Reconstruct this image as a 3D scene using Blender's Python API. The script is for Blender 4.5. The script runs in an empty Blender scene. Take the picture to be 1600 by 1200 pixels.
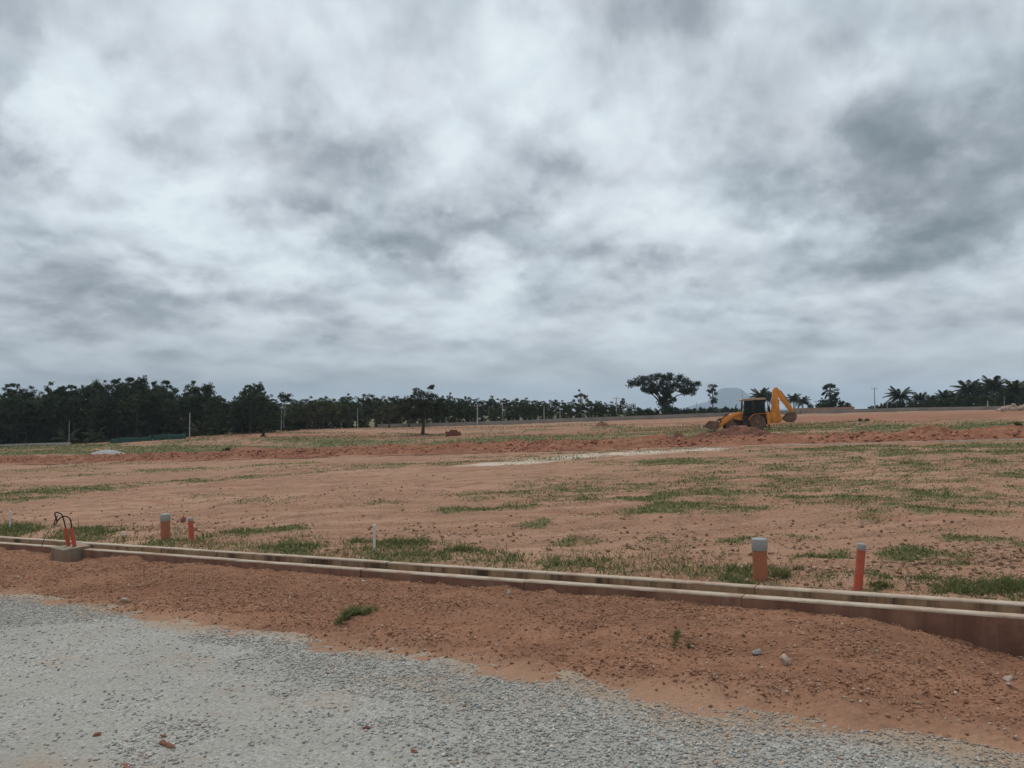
import bpy, bmesh, math, random
import numpy as np
from mathutils import Vector, Matrix

# ------------------------------------------------------------------ camera
scene = bpy.context.scene
COL = scene.collection
EYE = 1.6
PITCH = math.radians(1.91)
cam_d = bpy.data.cameras.new('camera')
cam_d.sensor_width = 36.0
cam_d.lens = 27.0
cam_d.clip_start = 0.05
cam_d.clip_end = 30000.0
cam = bpy.data.objects.new('camera', cam_d)
COL.objects.link(cam)
cam.location = (0, 0, EYE)
cam.rotation_euler = (math.pi / 2 + PITCH, 0, 0)
scene.camera = cam

# ------------------------------------------------------------------ node helper
class N:
    """tiny expression helper around a node tree"""
    def __init__(self, tree):
        self.t = tree
    def new(self, typ, **kw):
        n = self.t.nodes.new(typ)
        for k, v in kw.items():
            setattr(n, k, v)
        return n
    def put(self, sock, v):
        if v is None:
            return
        if hasattr(v, 'is_output') or isinstance(v, bpy.types.NodeSocket):
            self.t.links.new(v, sock)
        else:
            try:
                sock.default_value = v
            except Exception:
                sock.default_value = (v[0], v[1], v[2], 1.0) if not isinstance(v, (int, float)) else (v, v, v)
    def m(self, op, a, b=None, c=None, clamp=False):
        n = self.new('ShaderNodeMath', operation=op, use_clamp=clamp)
        self.put(n.inputs[0], a); self.put(n.inputs[1], b); self.put(n.inputs[2], c)
        return n.outputs[0]
    def add(self, a, b): return self.m('ADD', a, b)
    def mul(self, a, b): return self.m('MULTIPLY', a, b)
    def vm(self, op, a, b=None):
        n = self.new('ShaderNodeVectorMath', operation=op)
        self.put(n.inputs[0], a); self.put(n.inputs[1], b)
        return n.outputs['Value'] if op in ('DOT_PRODUCT', 'LENGTH', 'DISTANCE') else n.outputs[0]
    def xyz(self, x, y, z):
        n = self.new('ShaderNodeCombineXYZ')
        self.put(n.inputs[0], x); self.put(n.inputs[1], y); self.put(n.inputs[2], z)
        return n.outputs[0]
    def sep(self, v):
        n = self.new('ShaderNodeSeparateXYZ'); self.put(n.inputs[0], v)
        return n.outputs
    def noise(self, vec, scale, detail=4.0, rough=0.5, dist=0.0, out='Fac'):
        n = self.new('ShaderNodeTexNoise')
        self.put(n.inputs['Vector'], vec)
        n.inputs['Scale'].default_value = scale; n.inputs['Detail'].default_value = detail
        n.inputs['Roughness'].default_value = rough; n.inputs['Distortion'].default_value = dist
        return n.outputs[out]
    def voro(self, vec, scale, feature='F1', out='Distance', rnd=1.0):
        n = self.new('ShaderNodeTexVoronoi', feature=feature)
        self.put(n.inputs['Vector'], vec)
        n.inputs['Scale'].default_value = scale; n.inputs['Randomness'].default_value = rnd
        return n.outputs[out]
    def mapr(self, v, a, b, c=0.0, d=1.0, smooth=False):
        n = self.new('ShaderNodeMapRange')
        n.interpolation_type = 'SMOOTHSTEP' if smooth else 'LINEAR'
        self.put(n.inputs[0], v)
        for i, q in enumerate((a, b, c, d)):
            self.put(n.inputs[i + 1], q)
        return n.outputs[0]
    def ramp(self, v, stops, interp='LINEAR'):
        n = self.new('ShaderNodeValToRGB'); n.color_ramp.interpolation = interp
        cr = n.color_ramp
        while len(cr.elements) > 1:
            cr.elements.remove(cr.elements[-1])
        cr.elements[0].position = stops[0][0]; cr.elements[0].color = (*stops[0][1], 1)
        for p, c in stops[1:]:
            e = cr.elements.new(p); e.color = (*c, 1)
        self.put(n.inputs[0], v)
        return n.outputs[0]
    def mix(self, f, a, b, blend='MIX'):
        n = self.new('ShaderNodeMix', data_type='RGBA', blend_type=blend)
        self.put(n.inputs[0], f); self.put(n.inputs[6], a); self.put(n.inputs[7], b)
        return n.outputs[2]
    def bump(self, h, strength=0.3, dist=0.02, normal=None):
        n = self.new('ShaderNodeBump')
        n.inputs['Strength'].default_value = strength; n.inputs['Distance'].default_value = dist
        self.put(n.inputs['Height'], h)
        if normal is not None:
            self.put(n.inputs['Normal'], normal)
        return n.outputs[0]

def lin(r, g, b):
    f = lambda c: (c / 255 / 12.92) if c / 255 <= 0.04045 else ((c / 255 + 0.055) / 1.055) ** 2.4
    return (f(r), f(g), f(b))

# ------------------------------------------------------------------ world: overcast cloud deck over a Nishita sky
SUN_EL, SUN_AZ = math.radians(58), math.radians(-25)     # azimuth measured from +Y towards +X
world = bpy.data.worlds.new('World'); scene.world = world
world.use_nodes = True
wt = world.node_tree; wt.nodes.clear(); w = N(wt)
tc = w.new('ShaderNodeTexCoord')
D = tc.outputs['Generated']
dx, dy, dz = w.sep(D)[:]
el = w.m('ARCSINE', w.m('MAXIMUM', w.m('MINIMUM', dz, 1.0), -1.0))
az = w.m('ARCTAN2', dx, dy)
# cloud detail is laid out by bearing and height above the horizon, flattening towards the horizon as a deck does
ely = w.mul(w.m('LOGARITHM', w.add(w.m('MAXIMUM', el, -0.02), 0.12), math.e), 1.2)
P = w.xyz(w.mul(w.m('SINE', az), 2.2), w.mul(w.m('COSINE', az), 2.2), ely)
Wv = w.vm('SCALE', w.vm('SUBTRACT', w.noise(P, 2.4, 3, 0.5, 0, 'Color'), (0.5, 0.5, 0.5)))
Wv.node.inputs['Scale'].default_value = 0.34
Pw = w.vm('ADD', P, Wv)
n1 = w.noise(w.vm('ADD', Pw, (3.1, 7.7, 0)), 1.5, 3, 0.5)
Wh = w.vm('SCALE', Wv); Wh.node.inputs['Scale'].default_value = 0.22
Ps = w.vm('ADD', P, Wh)
n2 = w.noise(w.vm('ADD', Ps, (11.3, 2.2, 0)), 3.4, 7, 0.50)
n2b = w.noise(w.vm('ADD', Ps, (11.3, 2.2, 0.085)), 3.4, 4, 0.5)
n3 = w.noise(w.vm('ADD', Ps, (1.3, 5.2, 0)), 7.0, 7, 0.52, 0.0)
n3b = w.noise(w.vm('ADD', Ps, (1.3, 5.2, 0.05)), 7.0, 4, 0.5, 0.0)
def puff(off):
    v = w.new('ShaderNodeTexVoronoi', feature='F1')
    w.put(v.inputs['Vector'], w.vm('ADD', w.vm('ADD', Ps, w.vm('SCALE', w.vm('SUBTRACT', w.noise(Ps, 8.0, 4, 0.6, 0, 'Color'), (0.5, 0.5, 0.5)))), off))
    v.inputs['Vector'].links[0].from_node.inputs[0].links[0].from_node.inputs[1].links[0].from_node.inputs['Scale'].default_value = 0.24
    v.inputs['Scale'].default_value = 3.6; v.inputs['Detail'].default_value = 1.0; v.inputs['Roughness'].default_value = 0.55

    return v.outputs['Distance']
pf, pfb = puff((2.7, 8.1, 0.0)), puff((2.7, 8.1, 0.07))
# the sheet's thick and thin places: smooth lobes whose edges are broken up by the noise
wa = w.mul(w.m('SUBTRACT', w.noise(Ps, 2.8, 8, 0.56), 0.5), 0.36)
wb = w.mul(w.m('SUBTRACT', w.noise(w.vm('ADD', Ps, (5, 9, 0)), 3.0, 8, 0.56), 0.5), 0.22)
azw, elw = w.add(az, wa), w.add(el, wb)
def lobe(px, py, rx, ry, amp):
    a0 = math.atan((px - 800) / 1200.0)
    e0 = math.atan((640 - py) / 1200.0 * math.cos(a0))
    u = w.mul(w.m('SUBTRACT', azw, a0), 1200.0 / rx)
    v = w.mul(w.m('SUBTRACT', elw, e0), 1200.0 / ry)
    q = w.add(w.mul(u, u), w.mul(v, v))
    return w.mul(w.m('EXPONENT', w.mul(w.mul(q, q), -0.75)), amp)
LOBES = [
    (215, 215, 130, 95, 0.20), (130, 60, 150, 60, 0.14), (50, 280, 110, 40, 0.12), (740, 160, 110, 110, 0.14), (860, 90, 130, 100, 0.14),
    (310, 350, 120, 40, 0.14), (745, 445, 70, 55, 0.24), (1150, 375, 170, 60, 0.15), (390, 60, 60, 120, 0.10), (480, 385, 110, 35, 0.14), (1000, 330, 150, 80, 0.07),
    (0, 150, 60, 110, -0.26), (120, 245, 60, 40, -0.16), (300, 115, 70, 55, -0.13), (680, 360, 190, 42, -0.26), (500, 300, 140, 60, -0.12),
    (1390, 300, 170, 95, -0.30), (1540, 240, 170, 120, -0.22), (1600, 80, 100, 100, -0.12), (300, 470, 190, 32, -0.22), (1010, 5, 170, 40, -0.16), (0, 430, 110, 45, -0.20),
    (540, 520, 130, 24, -0.14), (930, 450, 120, 40, -0.14), (1220, 530, 120, 26, -0.16), (1440, 460, 140, 30, -0.08), (110, 575, 260, 16, -0.14), (500, 200, 110, 50, -0.08), (1120, 215, 100, 40, -0.06),
]
tot = None
for L in LOBES:
    g = lobe(*L)
    tot = g if tot is None else w.add(tot, g)
B = w.add(tot, 0.605)
B = w.add(B, w.mul(w.m('SUBTRACT', n1, 0.5), 0.26))
B = w.add(B, w.mul(w.m('SUBTRACT', w.mapr(n2, 0.38, 0.62, 0.0, 1.0, True), 0.5), -0.20))
B = w.add(B, w.mul(w.m('SUBTRACT', n2, n2b), 1.1))
B = w.add(B, w.mul(w.m('SUBTRACT', n3, 0.5), -0.20))
B = w.add(B, w.mul(w.m('SUBTRACT', n3, n3b), w.mul(w.mapr(el, 0.12, 0.42, 0.85, 0.35), w.mapr(el, 0.02, 0.16, 0.25, 1.0))))
pw = w.mul(w.mapr(el, 0.03, 0.12, 0.35, 1.0), w.mapr(el, 0.26, 0.46, 1.0, 0.35))
B = w.add(B, w.mul(w.mul(w.m('SUBTRACT', pfb, pf), pw), 0.42))
B = w.add(B, w.mul(w.mul(w.m('SUBTRACT', pf, 0.52), pw), 0.16))
hz = w.mapr(el, 0.0, 0.11, 1.0, 0.0, True)
B = w.add(w.mul(B, w.m('SUBTRACT', 1.0, w.mul(hz, 0.25))), w.mul(hz, 0.11))
cA = w.ramp(B, [(0.0, lin(124, 138, 146)), (0.30, lin(158, 169, 178)), (0.55, lin(194, 205, 213)),
                (0.78, lin(220, 231, 238)), (1.0, lin(236, 248, 252))])
cB = w.ramp(B, [(0.0, lin(130, 136, 140)), (0.30, lin(166, 169, 176)), (0.55, lin(203, 205, 213)),
                (0.78, lin(223, 226, 235)), (1.0, lin(234, 242, 248))])
cloud = w.mix(w.mul(w.mapr(w.noise(w.vm('ADD', Pw, (21, 4, 0)), 2.6, 3, 0.5), 0.36, 0.64, 0.0, 0.35), w.m('SUBTRACT', 1.0, w.mul(hz, 0.7))), cA, cB)
sky = w.new('ShaderNodeTexSky', sky_type='NISHITA')
sky.sun_disc = False; sky.sun_elevation = SUN_EL; sky.sun_rotation = SUN_AZ
bg1 = w.new('ShaderNodeBackground'); w.put(bg1.inputs[0], sky.outputs[0]); bg1.inputs[1].default_value = 0.08
bg2 = w.new('ShaderNodeBackground'); w.put(bg2.inputs[0], cloud); bg2.inputs[1].default_value = 1.0
ms = w.new('ShaderNodeMixShader'); ms.inputs[0].default_value = 0.95
wt.links.new(bg1.outputs[0], ms.inputs[1]); wt.links.new(bg2.outputs[0], ms.inputs[2])
wo = w.new('ShaderNodeOutputWorld'); wt.links.new(ms.outputs[0], wo.inputs[0])

# ------------------------------------------------------------------ sun behind the overcast
sl = bpy.data.lights.new('sun', 'SUN'); sl.energy = 1.45; sl.angle = math.radians(18); sl.color = (1.0, 0.93, 0.83)
so = bpy.data.objects.new('sun', sl); COL.objects.link(so)
sdir = Vector((math.sin(SUN_AZ) * math.cos(SUN_EL), math.cos(SUN_AZ) * math.cos(SUN_EL), math.sin(SUN_EL)))
so.rotation_euler = sdir.to_track_quat('Z', 'Y').to_euler()

# ------------------------------------------------------------------ exposure
scene.view_settings.view_transform = 'Standard'
scene.view_settings.look = 'None'
scene.view_settings.exposure = 0.0
scene.view_settings.gamma = 1.0
scene.view_settings.use_curve_mapping = False
scene.render.engine = 'CYCLES'
scene.cycles.use_denoising = True
scene.cycles.max_bounces = 5
scene.cycles.diffuse_bounces = 3
scene.cycles.glossy_bounces = 2
scene.cycles.transparent_max_bounces = 12
scene.cycles.volume_bounces = 0

# ================================================================== numpy helpers
rng = np.random.default_rng(7)
random.seed(7)

def _hash(ix, iy, seed):
    h = (ix.astype(np.int64) * 374761393 + iy.astype(np.int64) * 668265263 + seed * 974634777) & 0xFFFFFFFF
    h = ((h ^ (h >> 13)) * 1274126177) & 0xFFFFFFFF
    h = (h ^ (h >> 16)) & 0xFFFFFFFF
    return h / 4294967295.0

def vn(x, y, seed=0):
    x = np.asarray(x, float); y = np.asarray(y, float)
    ix = np.floor(x); iy = np.floor(y)
    fx = x - ix; fy = y - iy
    ix = ix.astype(np.int64); iy = iy.astype(np.int64)
    u = fx * fx * fx * (fx * (fx * 6 - 15) + 10); v = fy * fy * fy * (fy * (fy * 6 - 15) + 10)
    a = _hash(ix, iy, seed); b = _hash(ix + 1, iy, seed); c = _hash(ix, iy + 1, seed); d = _hash(ix + 1, iy + 1, seed)
    return (a + (b - a) * u) * (1 - v) + (c + (d - c) * u) * v

def fbm(x, y, octv=4, seed=0, gain=0.5):
    s = 0.0; a = 1.0; t = 0.0
    x = np.asarray(x, float); y = np.asarray(y, float)
    for i in range(octv):
        s = s + a * vn(x * (2.03 ** i) + 17.3 * i, y * (2.03 ** i) - 9.1 * i, seed + i); t += a; a *= gain
    return s / t          # 0..1, mean .5

def sstep(a, b, x):
    q = np.clip((np.asarray(x, float) - a) / (b - a), 0, 1)
    return q * q * (3 - 2 * q)

def set_attr(me, name, vals, typ='FLOAT'):
    at = me.attributes.new(name, typ, 'POINT')
    if typ == 'FLOAT':
        at.data.foreach_set('value', np.asarray(vals, np.float32).ravel())
    else:
        v = np.asarray(vals, np.float32)
        if v.shape[1] == 3:
            v = np.concatenate([v, np.ones((len(v), 1), np.float32)], 1)
        at.data.foreach_set('color', v.ravel())

def np_mesh(name, V, F, smooth=False, attrs=None):
    V = np.asarray(V, np.float32); F = np.asarray(F, np.int32)
    me = bpy.data.meshes.new(name)
    me.vertices.add(len(V)); me.vertices.foreach_set('co', V.ravel())
    k = F.shape[1]
    me.loops.add(F.size); me.loops.foreach_set('vertex_index', F.ravel())
    me.polygons.add(len(F)); me.polygons.foreach_set('loop_start', np.arange(0, F.size, k, dtype=np.int32))
    me.polygons.foreach_set('loop_total', np.full(len(F), k, np.int32))
    if smooth:
        me.polygons.foreach_set('use_smooth', np.ones(len(F), bool))
    me.update(calc_edges=True)
    for an, (vals, typ) in (attrs or {}).items():
        set_attr(me, an, vals, typ)
    return me

def link(name, me, mat=None, parent=None, loc=None):
    o = bpy.data.objects.new(name, me); COL.objects.link(o)
    if me is not None and mat is not None and not me.materials:
        me.materials.append(mat)
    if parent is not None:
        o.parent = parent
    if loc is not None:
        o.location = loc
    return o

def tag(o, label=None, cat=None, group=None, kind=None):
    if label: o['label'] = label
    if cat: o['category'] = cat
    if group: o['group'] = group
    if kind: o['kind'] = kind
    return o

def empty(name, loc=(0, 0, 0), rz=0.0):
    o = bpy.data.objects.new(name, None); COL.objects.link(o)
    o.location = loc; o.rotation_euler = (0, 0, rz); o.empty_display_size = 0.2
    return o

def grid_faces(nr, nc):
    i = np.arange(nr - 1)[:, None] * nc + np.arange(nc - 1)[None, :]
    return np.stack([i, i + 1, i + nc + 1, i + nc], -1).reshape(-1, 4)

class MB:
    """collects boxes, prisms, tubes into one mesh"""
    def __init__(self): self.v = []; self.f = []
    def poly(self, vs, fs):
        b = len(self.v); self.v += [tuple(p) for p in vs]; self.f += [tuple(b + i for i in f) for f in fs]
        return self
    def box(self, x0, x1, y0, y1, z0, z1):
        return self.poly([(x0, y0, z0), (x1, y0, z0), (x1, y1, z0), (x0, y1, z0), (x0, y0, z1), (x1, y0, z1), (x1, y1, z1), (x0, y1, z1)],
                         [(0, 3, 2, 1), (4, 5, 6, 7), (0, 1, 5, 4), (1, 2, 6, 5), (2, 3, 7, 6), (3, 0, 4, 7)])
    def prism(self, pts, y0, y1):
        """side profile (x,z) extruded in y"""
        n = len(pts)
        vs = [(x, y0, z) for x, z in pts] + [(x, y1, z) for x, z in pts]
        fs = [tuple(range(n)), tuple(range(2 * n - 1, n - 1, -1))]
        fs += [(i, i + n, (i + 1) % n + n, (i + 1) % n) for i in range(n)]
        return self.poly(vs, fs)
    def tube(self, pts, rad, seg=8, cap=True):
        P = [Vector(p) for p in pts]; n = len(P)
        if not hasattr(rad, '__len__'): rad = [rad] * n
        vs = []; up = None
        for i in range(n):
            d = (P[min(i + 1, n - 1)] - P[max(i - 1, 0)]).normalized()
            if up is None:
                up = Vector((0, 0, 1)) if abs(d.z) < 0.9 else Vector((1, 0, 0))
            a = d.cross(up)
            if a.length < 1e-4: a = d.cross(Vector((0, 1, 0)))
            a.normalize(); b = a.cross(d).normalized(); up = b
            for k in range(seg):
                t = 2 * math.pi * k / seg
                vs.append(P[i] + (a * math.cos(t) + b * math.sin(t)) * rad[i])
        fs = []
        for i in range(n - 1):
            for k in range(seg):
                fs.append((i * seg + k, i * seg + (k + 1) % seg, (i + 1) * seg + (k + 1) % seg, (i + 1) * seg + k))
        if cap:
            fs.append(tuple(range(seg - 1, -1, -1))); fs.append(tuple((n - 1) * seg + k for k in range(seg)))
        return self.poly(vs, fs)
    def lathe(self, prof, axis_o=(0, 0, 0), axis='z', seg=24):
        """prof: (r, h) pairs"""
        vs = []; n = len(prof)
        for r, h in prof:
            for k in range(seg):
                t = 2 * math.pi * k / seg; c, s = r * math.cos(t), r * math.sin(t)
                p = (c, s, h) if axis == 'z' else (c, h, s)
                vs.append((p[0] + axis_o[0], p[1] + axis_o[1], p[2] + axis_o[2]))
        fs = []
        for i in range(n - 1):
            for k in range(seg):
                fs.append((i * seg + k, i * seg + (k + 1) % seg, (i + 1) * seg + (k + 1) % seg, (i + 1) * seg + k))
        fs.append(tuple(range(seg))); fs.append(tuple((n - 1) * seg + k for k in range(seg)))
        return self.poly(vs, fs)
    def mesh(self, name, smooth=False, bevel=0.0):
        me = bpy.data.meshes.new(name); me.from_pydata(self.v, [], self.f)
        bm = bmesh.new(); bm.from_mesh(me)
        bmesh.ops.recalc_face_normals(bm, faces=bm.faces)
        if bevel > 0:
            es = [e for e in bm.edges if len(e.link_faces) == 2 and e.calc_face_angle(0) > 0.5]
            bmesh.ops.bevel(bm, geom=es, offset=bevel, segments=2, profile=0.6, affect='EDGES', clamp_overlap=True)
        bm.to_mesh(me); bm.free()
        if smooth:
            me.polygons.foreach_set('use_smooth', [True] * len(me.polygons))
            try: me.set_sharp_from_angle(angle=math.radians(38))
            except Exception: pass
        return me
    def build(self, name, mat, parent=None, smooth=False, bevel=0.0, loc=None):
        return link(name, self.mesh(name, smooth, bevel), mat, parent, loc)

# ================================================================== materials
def mat_new(name):
    m = bpy.data.materials.new(name); m.use_nodes = True
    t = m.node_tree; t.nodes.clear(); n = N(t)
    o = n.new('ShaderNodeOutputMaterial'); b = n.new('ShaderNodeBsdfPrincipled')
    t.links.new(b.outputs[0], o.inputs[0])
    try: b.inputs['Specular IOR Level'].default_value = 0.25
    except Exception: pass
    b.inputs['Roughness'].default_value = 0.9
    return m, n, b

def obj_co(n): return n.new('ShaderNodeTexCoord').outputs['Object']
def attr(n, name, out='Fac'):
    a = n.new('ShaderNodeAttribute'); a.attribute_name = name
    return a.outputs[out]

def simple_mat(name, c1, c2, scale=3.0, rough=0.8, metal=0.0, bump=0.0, bscale=40.0, dust=None, dust_amt=0.5):
    m, n, b = mat_new(name)
    co = obj_co(n)
    col = n.mix(n.mapr(n.noise(co, scale, 6, 0.6), 0.35, 0.65), c1, c2)
    if dust is not None:
        f = n.mapr(n.noise(co, scale * 1.7, 7, 0.65), 0.42, 0.68, 0.0, dust_amt)
        col = n.mix(f, col, dust)
    n.put(b.inputs['Base Color'], col)
    b.inputs['Roughness'].default_value = rough; b.inputs['Metallic'].default_value = metal
    if bump > 0:
        n.put(b.inputs['Normal'], n.bump(n.noise(co, bscale, 5, 0.6), bump, 0.01))
    return m

DUST = (0.30, 0.165, 0.105)

# ---- red field soil
def soil_mat(name, cols, fine=1.0, grassattr=True):
    m, n, b = mat_new(name)
    co = obj_co(n)
    big = n.noise(co, 0.16, 5, 0.55)
    # grader tracks run along the plots: stretch the noise that way
    mp = n.new('ShaderNodeMapping'); n.put(mp.inputs[0], co)
    mp.inputs['Rotation'].default_value = (0, 0, math.radians(31)); mp.inputs['Scale'].default_value = (0.07, 1.7, 1.0)
    streak = n.noise(mp.outputs[0], 1.3, 6, 0.62)
    mid = n.noise(co, 1.7, 7, 0.62)
    finen = n.noise(co, 23.0 * fine, 6, 0.65)
    peb = n.voro(co, 26.0 * fine)
    c = n.mix(n.mapr(big, 0.40, 0.60), cols[0], cols[1])
    c = n.mix(n.mapr(streak, 0.47, 0.58, 0.0, 0.9), c, cols[2])
    c = n.mix(n.mapr(n.noise(mp.outputs[0], 4.0, 6, 0.65), 0.56, 0.64, 0.0, 0.6), c, cols[3])
    c = n.mix(n.mapr(mid, 0.52, 0.66, 0.0, 0.75), c, cols[3])
    c = n.mix(n.mapr(finen, 0.46, 0.62, 0.0, 0.6), c, cols[4])
    c = n.mix(n.mapr(n.noise(n.vm('ADD', co, (4, 8, 2)), 48.0 * fine, 4, 0.6), 0.54, 0.66, 0.0, 0.55), c, cols[3])
    if grassattr:
        g = attr(n, 'grass')
        gg = n.mapr(n.add(g, n.mul(n.m('SUBTRACT', n.noise(co, 2.6, 6, 0.6), 0.5), 0.9)), 0.28, 0.75, 0.0, 0.85)
        c = n.mix(gg, c, n.mix(n.noise(co, 9, 4, 0.6), (0.085, 0.100, 0.036), (0.165, 0.150, 0.072)))
        p = n.mapr(n.add(attr(n, 'pale'), n.mul(n.m('SUBTRACT', n.noise(co, 0.9, 6, 0.65), 0.5), 0.9)), 0.30, 0.7, 0.0, 0.9)
        c = n.mix(p, c, n.mix(n.noise(co, 3, 5, 0.6), (0.50, 0.41, 0.32), (0.62, 0.54, 0.45)))
        rd = n.mapr(n.add(attr(n, 'red'), n.mul(n.m('SUBTRACT', n.noise(mp.outputs[0], 0.5, 5, 0.6), 0.5), 0.8)), 0.15, 0.9, 0.0, 0.85)
        c = n.mix(rd, c, n.mix(n.noise(co, 1.2, 5, 0.6), (0.25, 0.105, 0.066), (0.36, 0.165, 0.105)))
    else:
        c = n.mix(n.mapr(n.noise(n.vm('ADD', co, (9, 1, 0)), 0.75, 5, 0.6), 0.44, 0.62, 0.0, 0.45), c, cols[3])
        c = n.mix(n.mapr(attr(n, 'dust'), 0.0, 1.0, 0.0, 0.85), c, n.mix(finen, (0.32, 0.185, 0.118), (0.40, 0.245, 0.16)))
    n.put(b.inputs['Base Color'], c)
    h = n.add(n.mul(mid, 0.5), n.add(n.mul(finen, 0.35), n.mul(peb, -0.25)))
    n.put(b.inputs['Normal'], n.bump(h, 0.7, 0.05))
    b.inputs['Roughness'].default_value = 0.97
    b.inputs['Specular IOR Level'].default_value = 0.1
    return m

TAN = [(0.325, 0.182, 0.117), (0.410, 0.244, 0.163), (0.268, 0.138, 0.086), (0.178, 0.104, 0.066), (0.45, 0.29, 0.202)]
RED = [(0.280, 0.138, 0.082), (0.330, 0.170, 0.105), (0.225, 0.107, 0.064), (0.17, 0.083, 0.051), (0.365, 0.205, 0.132)]
M_FIELD = soil_mat('field_soil', TAN)
M_VERGE = soil_mat('verge_soil', RED, 1.0, False)
M_BANK = soil_mat('bank_soil', [(0.29, 0.128, 0.076), (0.35, 0.168, 0.100), (0.23, 0.098, 0.058), (0.165, 0.072, 0.045), (0.37, 0.195, 0.122)], 0.35, False)

def attr_mat(name, rough=0.95, transl=0.0, gain=1.0, noise=0.0):
    """base colour carried by the mesh's own colour attribute"""
    m, n, b = mat_new(name)
    c = attr(n, 'col', 'Color')
    oi = n.new('ShaderNodeObjectInfo')
    c = n.mix(1.0, c, n.mix(oi.outputs['Random'], (0.75 * gain, 0.80 * gain, 0.75 * gain), (1.2 * gain, 1.15 * gain, 1.1 * gain)), 'MULTIPLY') if noise else c
    n.put(b.inputs['Base Color'], c)
    b.inputs['Roughness'].default_value = rough
    b.inputs['Specular IOR Level'].default_value = 0.12
    if transl > 0:
        tr = n.new('ShaderNodeBsdfTranslucent'); n.put(tr.inputs[0], c)
        mx = n.new('ShaderNodeMixShader'); mx.inputs[0].default_value = transl
        o = [x for x in n.t.nodes if x.type == 'OUTPUT_MATERIAL'][0]
        n.t.links.new(b.outputs[0], mx.inputs[1]); n.t.links.new(tr.outputs[0], mx.inputs[2]); n.t.links.new(mx.outputs[0], o.inputs[0])
    return m
M_STONES = attr_mat('gravel_stone', 0.9)
M_CLODS = attr_mat('soil_clod', 0.97)
M_GRASS = attr_mat('grass_blade', 0.85, 0.25)
M_LEAF = attr_mat('foliage', 0.8, 0.15, 1.0, 1.0)

# ---- crushed-stone road
def road_mat():
    m, n, b = mat_new('gravel_road'); co = obj_co(n)
    big = n.noise(co, 0.55, 6, 0.6); mid = n.noise(co, 3.0, 6, 0.62)
    v1 = n.voro(co, 62.0); vc = n.voro(co, 62.0, 'F1', 'Color'); v2 = n.voro(co, 150.0)
    c = n.mix(n.mapr(big, 0.35, 0.65), (0.29, 0.277, 0.243), (0.375, 0.355, 0.312))
    c = n.mix(n.mapr(attr(n, 'pack'), 0.0, 1.0, 0.0, 0.55), c, (0.39, 0.365, 0.32))
    vs = n.sep(vc)[0]
    c = n.mix(n.mapr(n.noise(co, 1.1, 4, 0.6), 0.35, 0.6, 0.2, 0.75), c, n.mix(vs, (0.22, 0.218, 0.205), (0.52, 0.505, 0.465)))
    c = n.mix(n.mapr(v1, 0.45, 0.85, 0.0, 0.4), c, (0.22, 0.21, 0.19))
    br = n.mapr(n.add(n.mul(n.noise(n.vm('ADD', co, (7, 3, 0)), 0.7, 6, 0.65), 1.0), attr(n, 'dirt')), 0.535, 0.72, 0.0, 0.85)
    c = n.mix(br, c, n.mix(mid, (0.30, 0.205, 0.135), (0.40, 0.29, 0.20)))
    n.put(b.inputs['Base Color'], c)
    h = n.add(n.mul(v1, -0.6), n.add(n.mul(v2, -0.25), n.mul(mid, 0.6)))
    n.put(b.inputs['Normal'], n.bump(h, 0.55, 0.02))
    return m
M_ROAD = road_mat()

# ---- weathered concrete of the drain (stains run down the inner face)
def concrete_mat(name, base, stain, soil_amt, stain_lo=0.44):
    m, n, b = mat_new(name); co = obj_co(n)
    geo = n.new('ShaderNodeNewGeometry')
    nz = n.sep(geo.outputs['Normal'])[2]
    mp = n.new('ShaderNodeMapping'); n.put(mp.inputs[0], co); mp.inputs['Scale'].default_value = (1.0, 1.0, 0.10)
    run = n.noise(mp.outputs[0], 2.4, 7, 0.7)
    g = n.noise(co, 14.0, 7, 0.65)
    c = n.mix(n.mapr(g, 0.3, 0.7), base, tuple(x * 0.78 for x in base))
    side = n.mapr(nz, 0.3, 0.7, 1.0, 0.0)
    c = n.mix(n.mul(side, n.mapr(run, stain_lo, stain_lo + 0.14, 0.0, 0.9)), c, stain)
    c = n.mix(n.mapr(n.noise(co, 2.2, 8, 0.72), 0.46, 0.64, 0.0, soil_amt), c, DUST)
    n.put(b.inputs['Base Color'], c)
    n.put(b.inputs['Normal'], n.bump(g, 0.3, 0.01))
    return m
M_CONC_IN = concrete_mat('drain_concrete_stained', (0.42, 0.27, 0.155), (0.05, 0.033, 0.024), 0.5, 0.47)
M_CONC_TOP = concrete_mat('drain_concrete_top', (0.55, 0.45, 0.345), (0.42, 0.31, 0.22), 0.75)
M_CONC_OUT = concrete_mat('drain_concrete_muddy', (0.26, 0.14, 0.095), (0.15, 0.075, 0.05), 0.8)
M_CONC = concrete_mat('grey_concrete', (0.36, 0.34, 0.31), (0.2, 0.17, 0.14), 0.35)
M_CONC_BLOCK = concrete_mat('block_concrete', (0.33, 0.27, 0.20), (0.14, 0.11, 0.085), 0.75, 0.40)

# ================================================================== the lie of the land
# s runs along the drain (to the left and away), t across it (away from the camera); the whole site falls along s
UX, UY = -0.8575, 0.5145
NX, NY = 0.5145, 0.8575
def st(X, Y): return X * UX + Y * UY, X * NX + Y * NY
def xy(s, t): return s * UX + t * NX, s * UY + t * NY
T_EDGE, T_D0, T_D1, T_D2, T_D3 = 4.25, 7.77, 7.89, 8.29, 8.41      # road edge; drain: outer, inner, inner, outer faces
T_KERB = 39.5
def drain_top(s): return EYE - 1.85 - 0.0514 * (np.asarray(s, float) - 1.826)
def road_z(s, t):
    return -0.0495 * s - 0.006 * np.maximum(t, 0)

def plane(X, Y):
    s, t = st(X, Y)
    return EYE - 1.85 - 0.0505 * (s - 1.826) + 0.012 * (t - 8.4)

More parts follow.
